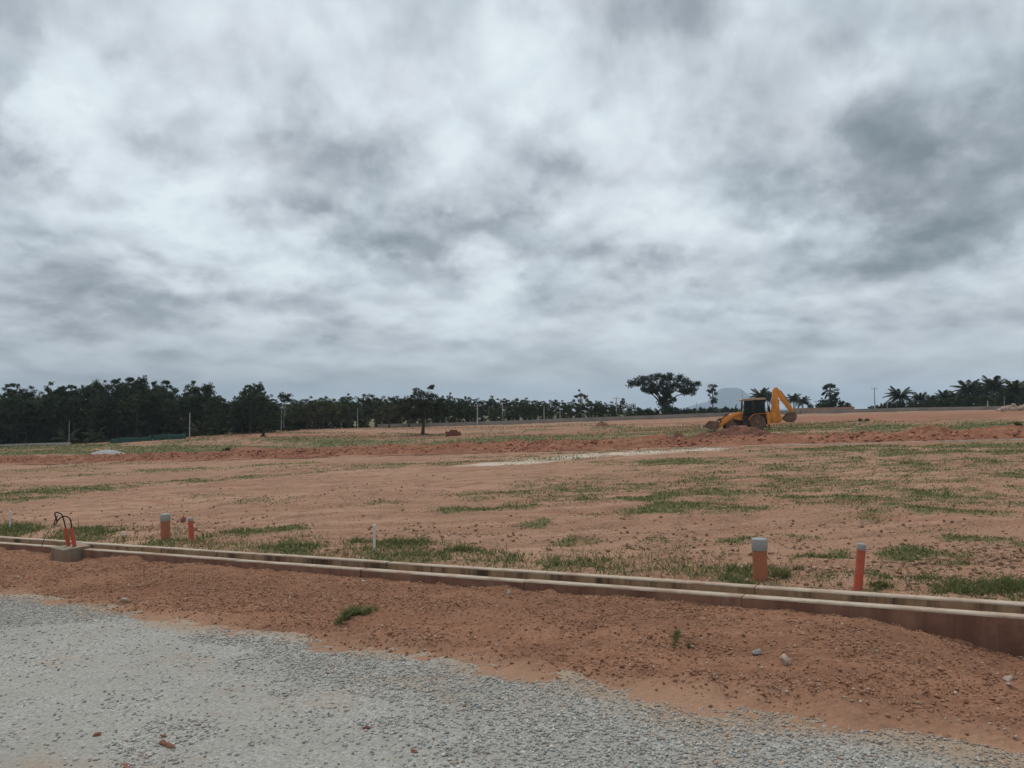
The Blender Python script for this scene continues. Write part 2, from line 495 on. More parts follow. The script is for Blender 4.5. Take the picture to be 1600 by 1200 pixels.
# corrections of the plane far out, where the land levels off (pixel column, row of the ground, distance)
_A = [(560, 669, 165), (700, 666, 160), (880, 660, 155), (1100, 652, 150), (1250, 647, 147), (1400, 643, 145), (1600, 640, 135), (1800, 636, 135),
      (0, 697, 128), (110, 695, 122), (200, 690, 122), (300, 682, 126), (400, 675, 132), (480, 671, 140), (-250, 704, 140), (-600, 720, 150),
      (660, 680, 112), (708, 681, 105), (0, 689, 200), (400, 672, 210), (800, 661, 230), (1200, 647, 230), (1600, 637, 220), (1900, 634, 230)]
_pts, _val = [], []
for px, py, d in _A:
    X = (px - 800) / 1200 * d
    _pts.append((X, d)); _val.append((640 - py) / 1200 * d + EYE - plane(X, d))
for a in (8, 25, 45, 70):
    for k in (-1.1, -0.667, -0.33, 0, 0.33, 0.667, 1.1):
        _pts.append((k * a, a)); _val.append(0.0)
_pts = np.array(_pts); _val = np.array(_val)
_r = np.linalg.norm(_pts[:, None] - _pts[None], axis=2)
_w = np.linalg.solve(_r + 0.0 * np.eye(len(_r)) + 1e-6, _val)
def corr(X, Y):
    X = np.asarray(X, float); Y = np.asarray(Y, float); out = np.zeros(np.broadcast(X, Y).shape)
    for (px, py), ww in zip(_pts, _w):
        out = out + ww * np.hypot(X - px, Y - py)
    return out

def land(X, Y):
    """height of the field beyond the drain (smooth form)"""
    X = np.asarray(X, float); Y = np.asarray(Y, float)
    R = np.hypot(X, Y)
    sc = np.minimum(1.0, 290.0 / np.maximum(R, 1e-6))
    Xc, Yc = X * sc, Y * sc
    z = plane(Xc, Yc) + corr(Xc, Yc) * sstep(40, 75, R)
    s, t = st(X, Y)
    zd = drain_top(s) - 0.03
    z = zd + (z - zd) * sstep(8.2, 13.0, t)
    f = sstep(230, 800, R)
    return z * (1 - f) + f * (-5.0)

def at(px, d):
    """ground point below pixel column px at distance d"""
    X = (px - 800) / 1200 * d
    return X, d, float(land(X, d))

def pix_to_ground(px, py, it=14):
    """where the ray through a pixel meets the field"""
    px = np.asarray(px, float); py = np.asarray(py, float)
    k = (px - 800) / 1200; q = (640 - py) / 1200
    d = np.full(np.broadcast(k, q).shape, 9.0)
    lo = np.full_like(d, 6.0); hi = np.full_like(d, 260.0)
    for _ in range(26):
        d = np.sqrt(lo * hi)
        below = (EYE + q * d) < land(k * d, d)
        hi = np.where(below, d, hi); lo = np.where(below, lo, d)
    return k * d, d

# ================================================================== where things grow and what the soil shows (world-space masks)
GP = [  # pixel centre and radii of grass patches, strength
    (90, 768, 130, 9, .9), (30, 780, 60, 6, .7), (200, 757, 130, 5, .6), (400, 745, 140, 5, .55), (520, 737, 120, 4, .5), (150, 742, 140, 4, .45),
    (760, 790, 80, 6, .8), (860, 780, 60, 6, .6), (990, 778, 60, 9, .75), (1060, 792, 90, 9, .95), (960, 797, 70, 5, .7), (1150, 798, 70, 5, .6),
    (1270, 780, 50, 7, .85), (1330, 788, 60, 5, .6), (1470, 780, 50, 7, .8), (1545, 800, 70, 6, .7), (1475, 862, 55, 10, 1.), (1545, 875, 40, 5, .7),
    (1400, 805, 60, 6, .5), (1500, 835, 70, 8, .6), (1590, 840, 40, 10, .6), (1050, 722, 90, 6, .8), (1150, 730, 70, 4, .5), (1000, 735, 60, 4, .5),
    (1330, 701, 150, 4, .8), (1480, 706, 140, 5, .8), (1560, 696, 120, 3, .8), (1420, 722, 90, 5, .6), (1560, 725, 60, 5, .55), (1240, 712, 70, 4, .5),
    (850, 718, 90, 3, .75), (740, 722, 110, 3, .7), (600, 727, 120, 3, .7), (420, 728, 110, 3, .55), (250, 735, 100, 4, .5), (60, 733, 70, 4, .7),
    (640, 845, 55, 12, .55), (700, 862, 60, 9, .55), (560, 850, 40, 9, .5), (760, 872, 50, 7, .6), (850, 876, 60, 8, .6), (960, 885, 60, 8, .55), (1050, 890, 40, 6, .4),
    (1525, 912, 70, 10, .65), (1590, 918, 40, 12, .6), (1420, 905, 50, 7, .5), (1205, 888, 16, 10, .9), (1245, 886, 12, 5, .9), (1130, 850, 40, 5, .5), (1220, 835, 60, 5, .4), (1300, 865, 25, 7, .7),
    (1150, 905, 30, 5, .6), (1370, 913, 20, 6, .6), (1010, 852, 50, 4, .5), (900, 845, 40, 4, .5), (920, 820, 40, 4, .4), (800, 815, 30, 3, .5),
    (30, 828, 60, 10, .85), (110, 830, 60, 9, .65), (170, 825, 50, 10, .7), (215, 838, 30, 6, .7), (290, 842, 40, 5, .85), (360, 835, 60, 8, .85), (430, 828, 30, 7, .8), (400, 850, 60, 6, .5),
    (480, 853, 50, 6, .45), (330, 775, 40, 3, .4), (430, 782, 40, 3, .4), (600, 790, 30, 3, .45), (690, 800, 30, 3, .3), (505, 860, 40, 5, .4),
    (70, 705, 90, 5, .9), (230, 700, 90, 5, .8), (330, 698, 60, 5, .6), (460, 701, 60, 5, .9), (530, 693, 80, 5, .9), (610, 690, 60, 4, .7), (740, 688, 70, 5, .95), (820, 684, 60, 6, 1.), (900, 680, 70, 4, .8),
    (1000, 672, 70, 4, .8), (1080, 668, 60, 4, .8), (960, 668, 50, 3, .6), (1250, 667, 90, 6, 1.3), (1180, 672, 60, 4, 1.), (1370, 668, 60, 4, 1.), (1340, 658, 40, 3, .7), (1500, 652, 60, 3, .7), (1560, 665, 60, 6, .9), (1500, 668, 40, 5, .8), (1430, 655, 40, 2, .4),
    (150, 690, 120, 3, .8), (300, 688, 60, 3, .6), (560, 680, 60, 2, .4), (830, 672, 60, 2, .4), (350, 680, 60, 3, .6),
]
_g = np.array(GP, float)
_gx, _gy = pix_to_ground(_g[:, 0], _g[:, 1])
_gdn = np.hypot(_gx, _gy)
_gh = np.maximum(EYE - land(_gx, _gy), 1.0)
_grx = _g[:, 2] / 1200 * _gy
_gry = np.minimum(_g[:, 3] / 1200 * _gy ** 2 / _gh, 14.0)
def grass_mask(X, Y, detail=True):
    X = np.asarray(X, float); Y = np.asarray(Y, float)
    wx = X + (fbm(X * .55, Y * .55, 3, 31) - .5) * 2.2; wy = Y + (fbm(X * .4, Y * .4, 3, 41) - .5) * 2.6
    G = np.zeros(X.shape)
    for gx, gy, rx, ry, amp in zip(_gx, _gy, _grx, _gry, _g[:, 4]):
        R = max(rx, ry) * 2.6
        sel = (np.abs(X - gx) < R + 2) & (np.abs(Y - gy) < R + 2)
        if not sel.any(): continue
        ca, sa = gy / math.hypot(gx, gy), gx / math.hypot(gx, gy)
        u = (wx[sel] - gx) * ca - (wy[sel] - gy) * sa; v = (wx[sel] - gx) * sa + (wy[sel] - gy) * ca
        G[sel] = np.maximum(G[sel], amp * np.exp(-(u / rx) ** 2 - (v / ry) ** 2))
    s, t = st(X, Y)
    # thin weeds everywhere, more along the drain's back and on the strips behind the bank
    base = 0.30 * sstep(.40, .60, fbm(s * .05, t * .17, 4, 77)) * sstep(11, 16, t) + 0.36 * np.exp(-((t - 9.0) / 0.8) ** 2) * (t > 8.4)
    base = base + 0.42 * sstep(46, 50, t) * sstep(.44, .58, fbm(s * .03, t * .13, 4, 91)) * (1 - sstep(80, 130, t))
    base = base + 0.8 * sstep(150, 230, np.hypot(X, Y)) 
    G = np.maximum(G, base)
    if detail:
        n = fbm(X * 1.1, Y * 1.1, 5, 51, .72)
        G = np.clip(G * 1.4 + (n - .54) * 2.0 * np.clip(G * 2.5, 0, 1), 0, 1.2)
    return G
def pale_mask(X, Y):
    G = np.zeros(np.shape(X))
    for px, py, rx, ry in ((970, 709, 120, 5), (880, 716, 90, 4), (1080, 704, 60, 3), (790, 725, 90, 3)):
        gx, gy = pix_to_ground(px, py); gx, gy = float(gx), float(gy)
        a = rx / 1200 * gy; b = ry / 1200 * gy ** 2 / (EYE - float(land(gx, gy)))
        G = np.maximum(G, np.exp(-((X - gx) / a) ** 2 - ((Y - gy) / b) ** 2))
    return G
def red_mask(X, Y):
    s, t = st(X, Y)
    r = np.exp(-((t - 43) / 4.0) ** 2) + 0.75 * sstep(60, 90, t) * (1 - sstep(150, 260, t)) * sstep(.40, .58, fbm(s * .015, t * .11, 4, 66))
    return np.clip(r + .55 * tracks(s, t), 0, 1)
def tracks(s, t):
    """wheel tracks left by machines crossing the plot"""
    q = np.zeros(np.shape(s))
    for t0, sl, sd in ((13.6, .05, 1), (19.5, -.03, 2), (25.5, .02, 3), (33.0, -.05, 4)):
        c = t0 + sl * (s - 10) + 1.6 * (fbm(s * .06, s * 0 + sd, 3, 70 + sd) - .5)
        for g in (0.0, 1.75):
            q = np.maximum(q, np.exp(-((t - c - g) / .20) ** 2))
    return q * sstep(.34, .5, fbm(s * .3, t * .3, 3, 79))
def micro(X, Y, amp=1.0):
    """lumps, ruts and pits of the field"""
    R = np.hypot(X, Y)
    s, t = st(X, Y)
    fade = 1 - 0.0 * R
    rut = (fbm(s * .25, t * 2.3, 4, 15) - .5) * .10 - .035 * tracks(s, t)
    return (rut + (fbm(X * 1.9, Y * 1.9, 5, 5, .55) - .5) * .10 + (fbm(X * .28, Y * .28, 3, 8) - .5) * .22 * sstep(9, 14, t)) * amp

# ================================================================== ground: the field beyond the drain, out to the horizon
ts = [T_D3 - 0.03]
while ts[-1] < 62: ts.append(ts[-1] * 1.0058 + 0.0)
while ts[-1] < 320: ts.append(ts[-1] * 1.02)
while ts[-1] < 3600: ts.append(ts[-1] * 1.07)
ts = np.array(ts)
ks = np.concatenate([np.linspace(-1.5, -0.82, 60), np.linspace(-0.815, 0.80, 390), np.linspace(0.81, 1.4, 60), np.linspace(1.5, 6.0, 24)])
K, T = np.meshgrid(ks, ts)
Dd = T / (NX * K + NY)
X = K * Dd; Y = Dd
lim = np.maximum(1.0, np.hypot(X, Y) / 6800.0); X = X / lim; Y = Y / lim
G = grass_mask(X, Y); Z = land(X, Y)
edge = sstep(T_D3 - .03, T_D3 + .12, T)
Z = Z + micro(X, Y) * edge - (1 - edge) * 0.05 + 0.02 * np.clip(G, 0, 1) * edge
ground = link('ground', np_mesh('ground', np.stack([X, Y, Z], -1).reshape(-1, 3), grid_faces(*X.shape), True,
              {'grass': (np.clip(G, 0, 1), 'FLOAT'), 'pale': (pale_mask(X, Y), 'FLOAT'), 'red': (red_mask(X, Y), 'FLOAT')}), M_FIELD)
tag(ground, kind='structure')

# ================================================================== soil verge between the road and the drain, and the road itself
ss = np.concatenate([np.linspace(-260, -6, 60), np.linspace(-5.9, 19, 720), np.linspace(19.3, 40, 90), np.linspace(42, 300, 60)])
def soil_drop(s):       # how far below the drain's rim the soil meets its outer wall
    s = np.asarray(s, float)
    return 0.10 + 0.26 * sstep(1.1, -0.6, s) if False else 0.10 + 0.26 * (1 - sstep(-0.6, 1.0, s)) + 0.04 * (fbm(s * 1.1, s * 0 + 3, 3, 12) - .5)
def verge_z(s, t, fine=True):
    za = road_z(s, T_EDGE) - 0.02; zb = drain_top(s) - soil_drop(s)
    q = np.clip((t - 3.9) / (T_D0 - 3.9), 0, 1)
    z = za + (zb - za) * (0.35 * q + 0.65 * sstep(0.0, 1.0, q)) + 0.05 * np.sin(np.pi * q)
    if fine:
        X, Y = xy(s, t)
        a = sstep(0.06, 0.22, q)
        z = z + a * ((fbm(X * 2.1, Y * 2.1, 5, 22, .6) - .5) * .13 + (fbm(X * 9, Y * 9, 4, 24, .7) - .5) * .065)
        z = z - .19 * np.exp(-((s - 13.5) / .75) ** 2 - ((t - 7.25) / .5) ** 2)
        z = z + 0.05 * np.exp(-((q - .24 - .1 * (fbm(s * .5, s * 0, 3, 2) - .5)) / .05) ** 2) * sstep(.35, .6, fbm(s * .8, s * 0 + 9, 3, 7))
    return z
tv = np.linspace(3.3, T_D0 + 0.05, 165)
S, Tt = np.meshgrid(ss, tv)
X, Y = xy(S, Tt)
verge = link('soil_verge', np_mesh('soil_verge', np.stack([X, Y, verge_z(S, Tt)], -1).reshape(-1, 3), grid_faces(*X.shape)[:, ::-1], False, {'dust': (1 - sstep(.15, .75, Tt - 4.25 + .5 * (fbm(X * 1.2, Y * 1.2, 3, 6) - .5)), 'FLOAT')}), M_VERGE)
tag(verge, kind='structure')

_es, _et = [], []
for px, py in ((1600, 1163), (1450, 1136), (1300, 1110), (1100, 1082), (950, 1050), (800, 1022), (640, 1002), (500, 984), (330, 968), (240, 946), (120, 928), (0, 914)):
    k = (px - 800) / 1200; q = (640 - py) / 1200; d = 4.0
    for _ in range(40):
        s_, t_ = st(k * d, d); d = d + ((EYE + q * d) - float(road_z(s_, t_))) / -q * .5
    _es.append(s_); _et.append(t_)
def road_edge(s):
    s = np.asarray(s, float)
    return np.interp(s, _es, _et) + 0.16 * (fbm(s * .9, s * 0 + 1.5, 4, 3) - .5) + .07 * (fbm(s * 5, s * 0 + 4, 3, 33) - .5)
def wheel_path(s, t):
    wb = .35 * (fbm(s * .22, s * 0 + 6, 3, 17) - .5)
    return np.clip(np.exp(-((t - 1.15 - wb) / .34) ** 2) + np.exp(-((t - 2.75 - wb) / .34) ** 2), 0, 1) * sstep(.3, .55, fbm(s * .5, t * 1.5, 3, 27))
def road_surf(s, t):
    X, Y = xy(s, t)
    e = road_edge(s)
    z = road_z(s, t) - .02 * wheel_path(s, t) + (fbm(X * .8, Y * .8, 4, 44) - .5) * .05 + (fbm(X * 9, Y * 9, 3, 45) - .5) * .012
    return z - 0.13 * sstep(-0.04, 0.26, t - e) - 0.015 * sstep(-0.5, 0.0, t - e)
tr = np.concatenate([np.linspace(-9.0, -0.5, 30), np.linspace(-0.4, 4.75, 105)])
S, Tt = np.meshgrid(ss, tr)
X, Y = xy(S, Tt)
road = link('gravel_road', np_mesh('gravel_road', np.stack([X, Y, road_surf(S, Tt)], -1).reshape(-1, 3), grid_faces(*X.shape)[:, ::-1], True,
            {'dirt': (0.34 * sstep(-0.55, 0.0, Tt - road_edge(S)), 'FLOAT'), 'pack': (wheel_path(S, Tt), 'FLOAT')}), M_ROAD)
tag(road, kind='structure')
# land on the camera's own side of the road
sb = np.linspace(-260, 300, 60); tb = np.array([-700., -300, -120, -60, -30, -16, -8.8])
S, Tt = np.meshgrid(sb, tb); X, Y = xy(S, Tt)
Zb = road_z(S, 0 * S) - 0.06 + (fbm(X * .05, Y * .05, 3, 4) - .5) * .4 * sstep(-9, -30, Tt)
zero = np.zeros(X.size)
tag(link('ground', np_mesh('ground', np.stack([X, Y, Zb], -1).reshape(-1, 3), grid_faces(*X.shape)[:, ::-1], True,
    {'grass': (zero + .3, 'FLOAT'), 'pale': (zero, 'FLOAT'), 'red': (zero, 'FLOAT')}), M_FIELD), kind='structure')

# ================================================================== loose stuff: angular stones, soil clods
OCT_F = np.array([(0, 2, 4), (2, 1, 4), (1, 3, 4), (3, 0, 4), (2, 0, 5), (1, 2, 5), (3, 1, 5), (0, 3, 5)])
def lumps(name, P, size, cols, mat, parent=None, flat=0.7, smooth=False):
    """many angular six-cornered pieces joined in one mesh"""
    n = len(P)
    base = np.array([(1, 0, 0), (-1, 0, 0), (0, 1, 0), (0, -1, 0), (0, 0, 1), (0, 0, -1)], float)
    V = base[None] * (0.62 + 0.6 * rng.random((n, 6, 1))) + (rng.random((n, 6, 3)) - .5) * 0.5
    V = V * np.stack([0.8 + .5 * rng.random(n), 0.8 + .5 * rng.random(n), flat * (0.7 + .5 * rng.random(n))], -1)[:, None]
    a = rng.random(n) * 2 * np.pi; ca, sa = np.cos(a)[:, None], np.sin(a)[:, None]
    tl = (rng.random(n) - .5) * 1.4; ct, stl = np.cos(tl)[:, None], np.sin(tl)[:, None]
    y = V[..., 1] * ct - V[..., 2] * stl; z = V[..., 1] * stl + V[..., 2] * ct
    x = V[..., 0] * ca - y * sa; y = V[..., 0] * sa + y * ca
    V = np.stack([x, y, z], -1) * (size[:, None, None] * 0.5) + P[:, None]
    F = (np.arange(n)[:, None, None] * 6 + OCT_F[None]).reshape(-1, 3)
    me = np_mesh(name, V.reshape(-1, 3), F, smooth, {'col': (np.repeat(cols, 6, 0), 'FLOAT_COLOR')})
    return link(name, me, mat, parent)

# crushed stone on the road: thick in drifts and along the edge, thin where wheels have packed it
def scatter_st(n, s0, s1, t0, t1):
    s = s0 + (s1 - s0) * rng.random(n); t = t0 + (t1 - t0) * rng.random(n)
    X, Y = xy(s, t)
    keep = (Y > 2.2) & (np.abs(X) < 0.80 * Y + 0.8)
    return s[keep], t[keep], X[keep], Y[keep]
s, t, X, Y = scatter_st(620000, -4.5, 13, -1.5, 5.0)
e = road_edge(s)
drift = sstep(.44, .62, fbm(X * .9 + 4, Y * .9, 4, 61)) * .9 + .7 * np.exp(-((t - e + .6) / .35) ** 2) * sstep(.35, .55, fbm(s * .7, s * 0 + 4, 3, 19)) + 1.0 * (1 - sstep(1.2, 3.4, s)) * sstep(.6, 1.8, t)
dens = np.clip(0.05 + drift, 0, 1) * (1 - .85 * wheel_path(s, t)) * (1 - (.35 + .58 * sstep(.5, 3.5, s)) * sstep(-.55, .0, t - e)) * (1 - sstep(.0, .30, t - e)) + .04 * (1 - sstep(.2, .9, t - e))
keep = rng.random(len(s)) < dens * .66
s, t, X, Y = s[keep], t[keep], X[keep], Y[keep]
size = 0.009 + 0.021 * rng.random(len(s)) ** 2.6
Z = np.where(t < road_edge(s) + .2, road_surf(s, t), np.maximum(road_surf(s, t), verge_z(s, t))) + size * .12
g = 0.28 + 0.23 * rng.random(len(s)) + (rng.random(len(s)) < .10) * .12 - (rng.random(len(s)) < .15) * .10
cols = np.stack([g * 1.03, g * 1.0, g * .92], -1)
dq = sstep(-.7, .1, t - road_edge(s))[:, None] * .6
cols = cols * (1 - dq) + np.array((.36, .25, .17)) * dq
brn = rng.random(len(s)) < .05
cols[brn] *= np.array([1.05, .72, .55])
gravel = lumps('loose_gravel', np.stack([X, Y, Z], -1), size, cols, M_STONES)
tag(gravel, 'loose crushed grey stone lying on the road', 'gravel', kind='stuff')
NG = len(s)

# soil crumbs and clods on the verge
s, t, X, Y = scatter_st(330000, -3.5, 19, 4.2, T_D0 - .02)
q = (t - T_EDGE) / (T_D0 - T_EDGE)
dens = (.25 + .75 * sstep(.35, .62, fbm(X * 1.5, Y * 1.5, 4, 71))) * sstep(.03, .22, q) * np.clip(1.15 - Y * .03, .4, 1)
keep = rng.random(len(s)) < dens * .68 * np.clip(1.25 - (Y - 5) * .085, .25, 1)
s, t, X, Y, q = s[keep], t[keep], X[keep], Y[keep], q[keep]
size = 0.008 + 0.024 * rng.random(len(s)) ** 3.5 + .03 * (rng.random(len(s)) < .004)
Z = verge_z(s, t) + size * .15
c0 = np.array(RED[0]) + (np.array(RED[4]) - np.array(RED[0])) * rng.random((len(s), 1)) * 1.1
c0 = c0 * (0.82 + .36 * rng.random((len(s), 1)))
pal = rng.random(len(s)) < .03
c0[pal] = np.array([.46, .38, .30]) * (0.8 + .5 * rng.random((pal.sum(), 1)))
clods = lumps('soil_clods', np.stack([X, Y, Z], -1), size, c0, M_CLODS, None, .8)
tag(clods, 'loose red soil crumbs and clods on the roadside verge', 'soil', kind='stuff')

# clods and litter in the field just behind the drain and farther out
px = rng.random(48000) * 1800 - 100; py = 735 + 215 * rng.random(48000) ** 0.7
X, Y = pix_to_ground(px, py); s, t = st(X, Y)
lump = sstep(.50, .64, fbm(X * .8, Y * .8, 4, 81)) * np.exp(-((t - 10.4) / 1.2) ** 2) + .10 + .35 * sstep(.55, .7, fbm(X * .5, Y * .5, 3, 82))
keep = (t > T_D3 + .06) & (rng.random(len(X)) < lump)
X, Y, s, t = X[keep], Y[keep], s[keep], t[keep]
size = (0.014 + .05 * rng.random(len(X)) ** 4) * (1 + .02 * Y)
cc = np.array(TAN[3]) + (np.array(TAN[4]) - np.array(TAN[3])) * rng.random((len(X), 1))
cc = cc * (.9 + .3 * rng.random((len(X), 1)))
tag(lumps('field_clods', np.stack([X, Y, land(X, Y) + micro(X, Y) + .2 * size], -1), size, cc, M_CLODS, None, .8),
    'small soil clods and pebbles strewn over the bare field', 'soil', kind='stuff')

# ================================================================== grass
def blades(P, h, wd, lean, cols):
    """one bent two-segment blade for each point"""
    n = len(P); a = rng.random(n) * 2 * np.pi; b = rng.random(n) * 2 * np.pi
    side = np.stack([np.cos(a), np.sin(a), 0 * a], -1) * (wd * .5)[:, None]
    ln = np.stack([np.cos(b), np.sin(b), 0 * b], -1) * (h * lean)[:, None]
    up = np.zeros((n, 3)); up[:, 2] = h
    V = np.stack([P - side, P + side, P + up * .55 + ln * .35 + side * .8, P + up * .55 + ln * .35 - side * .8, P + up * .95 + ln], 1)
    b0 = np.arange(n)[:, None] * 5
    F = np.concatenate([b0 + np.array([[0, 1, 2]]), b0 + np.array([[0, 2, 3]]), b0 + np.array([[3, 2, 4]])], 1).reshape(-1, 3)
    return V.reshape(-1, 3), F, np.repeat(cols, 5, 0)
GREENS = np.array([(.115, .142, .048), (.145, .172, .060), (.19, .19, .080), (.29, .24, .13), (.092, .124, .042)])
def grass_cols(n, dry=.2):
    i = rng.choice(5, n, p=[.28, .28, .22 - dry * .3, .05 + dry * .3, .17])
    return GREENS[i] * (.75 + .5 * rng.random((n, 1)))
def blades_obj(name, P, h, wd, lean, cols, label, parent=None):
    V, F, C = blades(P, h, wd, lean, cols)
    o = link(name, np_mesh(name, V, F, False, {'col': (C, 'FLOAT_COLOR')}), M_GRASS, parent)
    return tag(o, label, 'grass', kind='stuff')

px = rng.random(900000) * 1760 - 80; py = 658 + 292 * rng.random(900000)
X, Y = pix_to_ground(px, py); s, t = st(X, Y)
M = grass_mask(X, Y)
keep = (t > T_D3 + .05) & (t < 150) & ~((t > T_KERB - .3) & (t < 46)) & (rng.random(len(X)) < np.clip((M - .10) * .95, 0, .62) * (.38 + .62 * sstep(11, 22, Y))) 
X, Y, s, t, M = X[keep], Y[keep], s[keep], t[keep], M[keep]
sel = rng.permutation(len(X))[:260000]
X, Y, s, t, M = X[sel], Y[sel], s[sel], t[sel], M[sel]
Z = land(X, Y) + micro(X, Y)
near = np.exp(-((t - 9.2) / 1.3) ** 2)
h = (.022 + .05 * rng.random(len(X))) * (.45 + .75 * np.clip(M, 0, 1)) * (1 + 1.2 * near * fbm(X * .9, Y * .9, 3, 93)) * (1 + .014 * Y)
wd = .005 + .0011 * Y
blades_obj('field_grass', np.stack([X, Y, Z - .01], -1), h, wd, .4 + .7 * rng.random(len(X)), grass_cols(len(X)), 'low green grass and weeds in patches over the red field')

# dry stems standing among the weeds along the back of the drain
n_ = 9000
s = -3 + 24 * rng.random(n_); t = T_D3 + .08 + 1.7 * rng.random(n_) ** 1.5
X, Y = xy(s, t)
kp = rng.random(n_) < sstep(.44, .66, fbm(X * .9, Y * .9, 4, 53)) * .8 + .06
X, Y = X[kp], Y[kp]
Z = land(X, Y) + micro(X, Y)
dc = np.array([(.33, .25, .15), (.27, .21, .11), (.20, .19, .08), (.15, .17, .065)])[rng.integers(0, 4, len(X))] * (.75 + .5 * rng.random((len(X), 1)))
blades_obj('dry_grass', np.stack([X, Y, Z - .01], -1), .05 + .13 * rng.random(len(X)) ** 1.6, .004 + .0007 * Y, .25 + .9 * rng.random(len(X)), dc, 'dry yellowish stems among the weeds along the back of the drain')

def weed_tuft(name, px, py, rx, ry, hh, n, label, on='field', group=None):
    """a single leafy clump standing where the pixel's ray meets the soil"""
    if on == 'field':
        gx, gy = pix_to_ground(px, py); gx, gy = float(gx), float(gy)
        f = lambda X, Y: land(X, Y) + micro(X, Y)
    else:
        k = (px - 800) / 1200; q = (640 - py) / 1200; gy = 6.0
        for _ in range(30):
            s0, t0 = st(k * gy, gy); gy = gy + ((EYE + q * gy) - float(verge_z(s0, t0))) / max(.2, -q) * .5
        gx = k * gy
        f = lambda X, Y: verge_z(*st(X, Y))
    r = np.sqrt(rng.random(n)); a = rng.random(n) * 6.283
    X = gx + r * np.cos(a) * rx; Y = gy + r * np.sin(a) * ry
    if on != 'field':      # the verge clump lies as a diagonal streak
        Y = Y + (X - gx) * 3.4
    ok = fbm(X * 7, Y * 7, 3, 9) > .36
    X, Y = X[ok], Y[ok]; r = r[ok]
    z0 = float(f(np.array([gx]), np.array([gy]))[0])
    P = np.stack([X - gx, Y - gy, f(X, Y) - z0 - .01], -1)
    m = len(X)
    V, F, C = blades(P, hh * (.35 + .75 * rng.random(m)) * (1.1 - .5 * r), .005 + .007 * rng.random(m), .3 + .9 * rng.random(m), grass_cols(m, .1))
    o = link(name, np_mesh(name, V, F, False, {'col': (C, 'FLOAT_COLOR')}), M_GRASS, None, (gx, gy, z0))
    return tag(o, label, 'weed', group)
weed_tuft('weed_clump', 555, 958, .13, .12, .12, 1300, 'diagonal streak of green weeds on the red verge left of centre', 'verge')
weed_tuft('weed_clump', 1054, 992, .075, .05, .06, 260, 'small green weed on the right part of the verge, upper of two', 'verge')
weed_tuft('weed_clump', 1073, 1010, .05, .04, .05, 150, 'tiny green weed on the right part of the verge, lower of two', 'verge')
weed_tuft('weed_clump', 1208, 900, .18, .12, .19, 420, 'grassy weed beside the base of the thick grey capped pipe')
weed_tuft('weed_clump', 1240, 889, .08, .07, .14, 260, 'small leafy weed right of the thick capped pipe, beside a soil crack')
weed_tuft('weed_clump', 640, 848, .40, .25, .18, 800, 'bushy grass clump just right of the white marker post')
weed_tuft('weed_clump', 567, 848, .30, .22, .16, 500, 'bushy grass clump just left of the white marker post')
weed_tuft('weed_clump', 725, 862, .28, .15, .17, 500, 'upright grass clump behind the middle of the drain')
weed_tuft('weed_clump', 1372, 914, .12, .1, .13, 260, 'low weed right of the thin red pipe')
weed_tuft('weed_clump', 1530, 918, .55, .25, .17, 1300, 'broad tall grass clump behind the drain at the far right')

# ================================================================== the open concrete drain
drain = empty('roadside_drain', (*xy(6.0, 8.09), float(drain_top(6.0)) - .6))
tag(drain, 'long open concrete drain channel with pale rims between verge and field', 'drain')
dloc = np.array(drain.location)
def strip(name, prof, mat, s0, s1, step=.5, jig=.006, seed=1):
    """a profile of (t, z below rim) drawn along the drain"""
    sv = np.linspace(s0, s1, max(2, int(round((s1 - s0) / step)) + 1)); P = []
    for i, (t0, z0) in enumerate(prof):
        X, Y = xy(sv, t0 + (fbm(sv * 1.7, sv * 0 + i, 3, seed + i) - .5) * jig * 2)
        P.append(np.stack([X, Y, drain_top(sv) + z0 + (fbm(sv * 1.3, sv * 0 + i, 3, seed + 40 + (i if z0 < -.05 else 0)) - .5) * jig], -1))
    V = np.stack(P, 0) - dloc
    nr, nc = V.shape[:2]
    F = grid_faces(nr, nc)
    me = np_mesh(name, V.reshape(-1, 3), F, False)
    return link(name, me, mat, drain)
# cast in bays: each bay of the two walls is a piece with an open joint to the next
bay = 2.5; JO = .004
s0 = -8.0; i = 0
while s0 < 62:
    s1 = s0 + bay
    st_ = .25 if s0 < 22 else 1.25
    a, b = s0 + JO, s1 - JO
    ot, oz = random.uniform(-.007, .007), random.uniform(-.006, .004)
    ot2, oz2 = random.uniform(-.007, .007), random.uniform(-.006, .004)
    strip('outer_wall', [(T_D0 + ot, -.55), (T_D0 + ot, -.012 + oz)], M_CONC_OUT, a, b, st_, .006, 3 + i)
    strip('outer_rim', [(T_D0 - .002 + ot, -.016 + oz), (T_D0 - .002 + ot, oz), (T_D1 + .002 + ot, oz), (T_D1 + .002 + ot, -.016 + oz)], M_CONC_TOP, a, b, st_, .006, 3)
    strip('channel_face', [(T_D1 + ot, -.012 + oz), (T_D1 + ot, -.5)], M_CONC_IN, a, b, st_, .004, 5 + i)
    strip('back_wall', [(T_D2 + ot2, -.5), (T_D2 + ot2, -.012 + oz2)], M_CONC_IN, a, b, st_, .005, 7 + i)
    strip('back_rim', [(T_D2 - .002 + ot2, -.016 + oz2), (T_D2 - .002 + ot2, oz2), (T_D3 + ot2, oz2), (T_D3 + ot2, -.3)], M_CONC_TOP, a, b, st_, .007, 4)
    s0 = s1; i += 1
strip('channel_bed', [(T_D1 - .06, -.49), (T_D2 + .06, -.49)], M_CONC_OUT, -8, 62, 1.0, .01, 9)
strip('joint_filler', [(T_D0 + .02, -.55), (T_D0 + .02, -.02), (T_D1 - .02, -.02), (T_D1 - .02, -.5)], M_CONC_IN, -8, 62, 1.0, .0, 9)
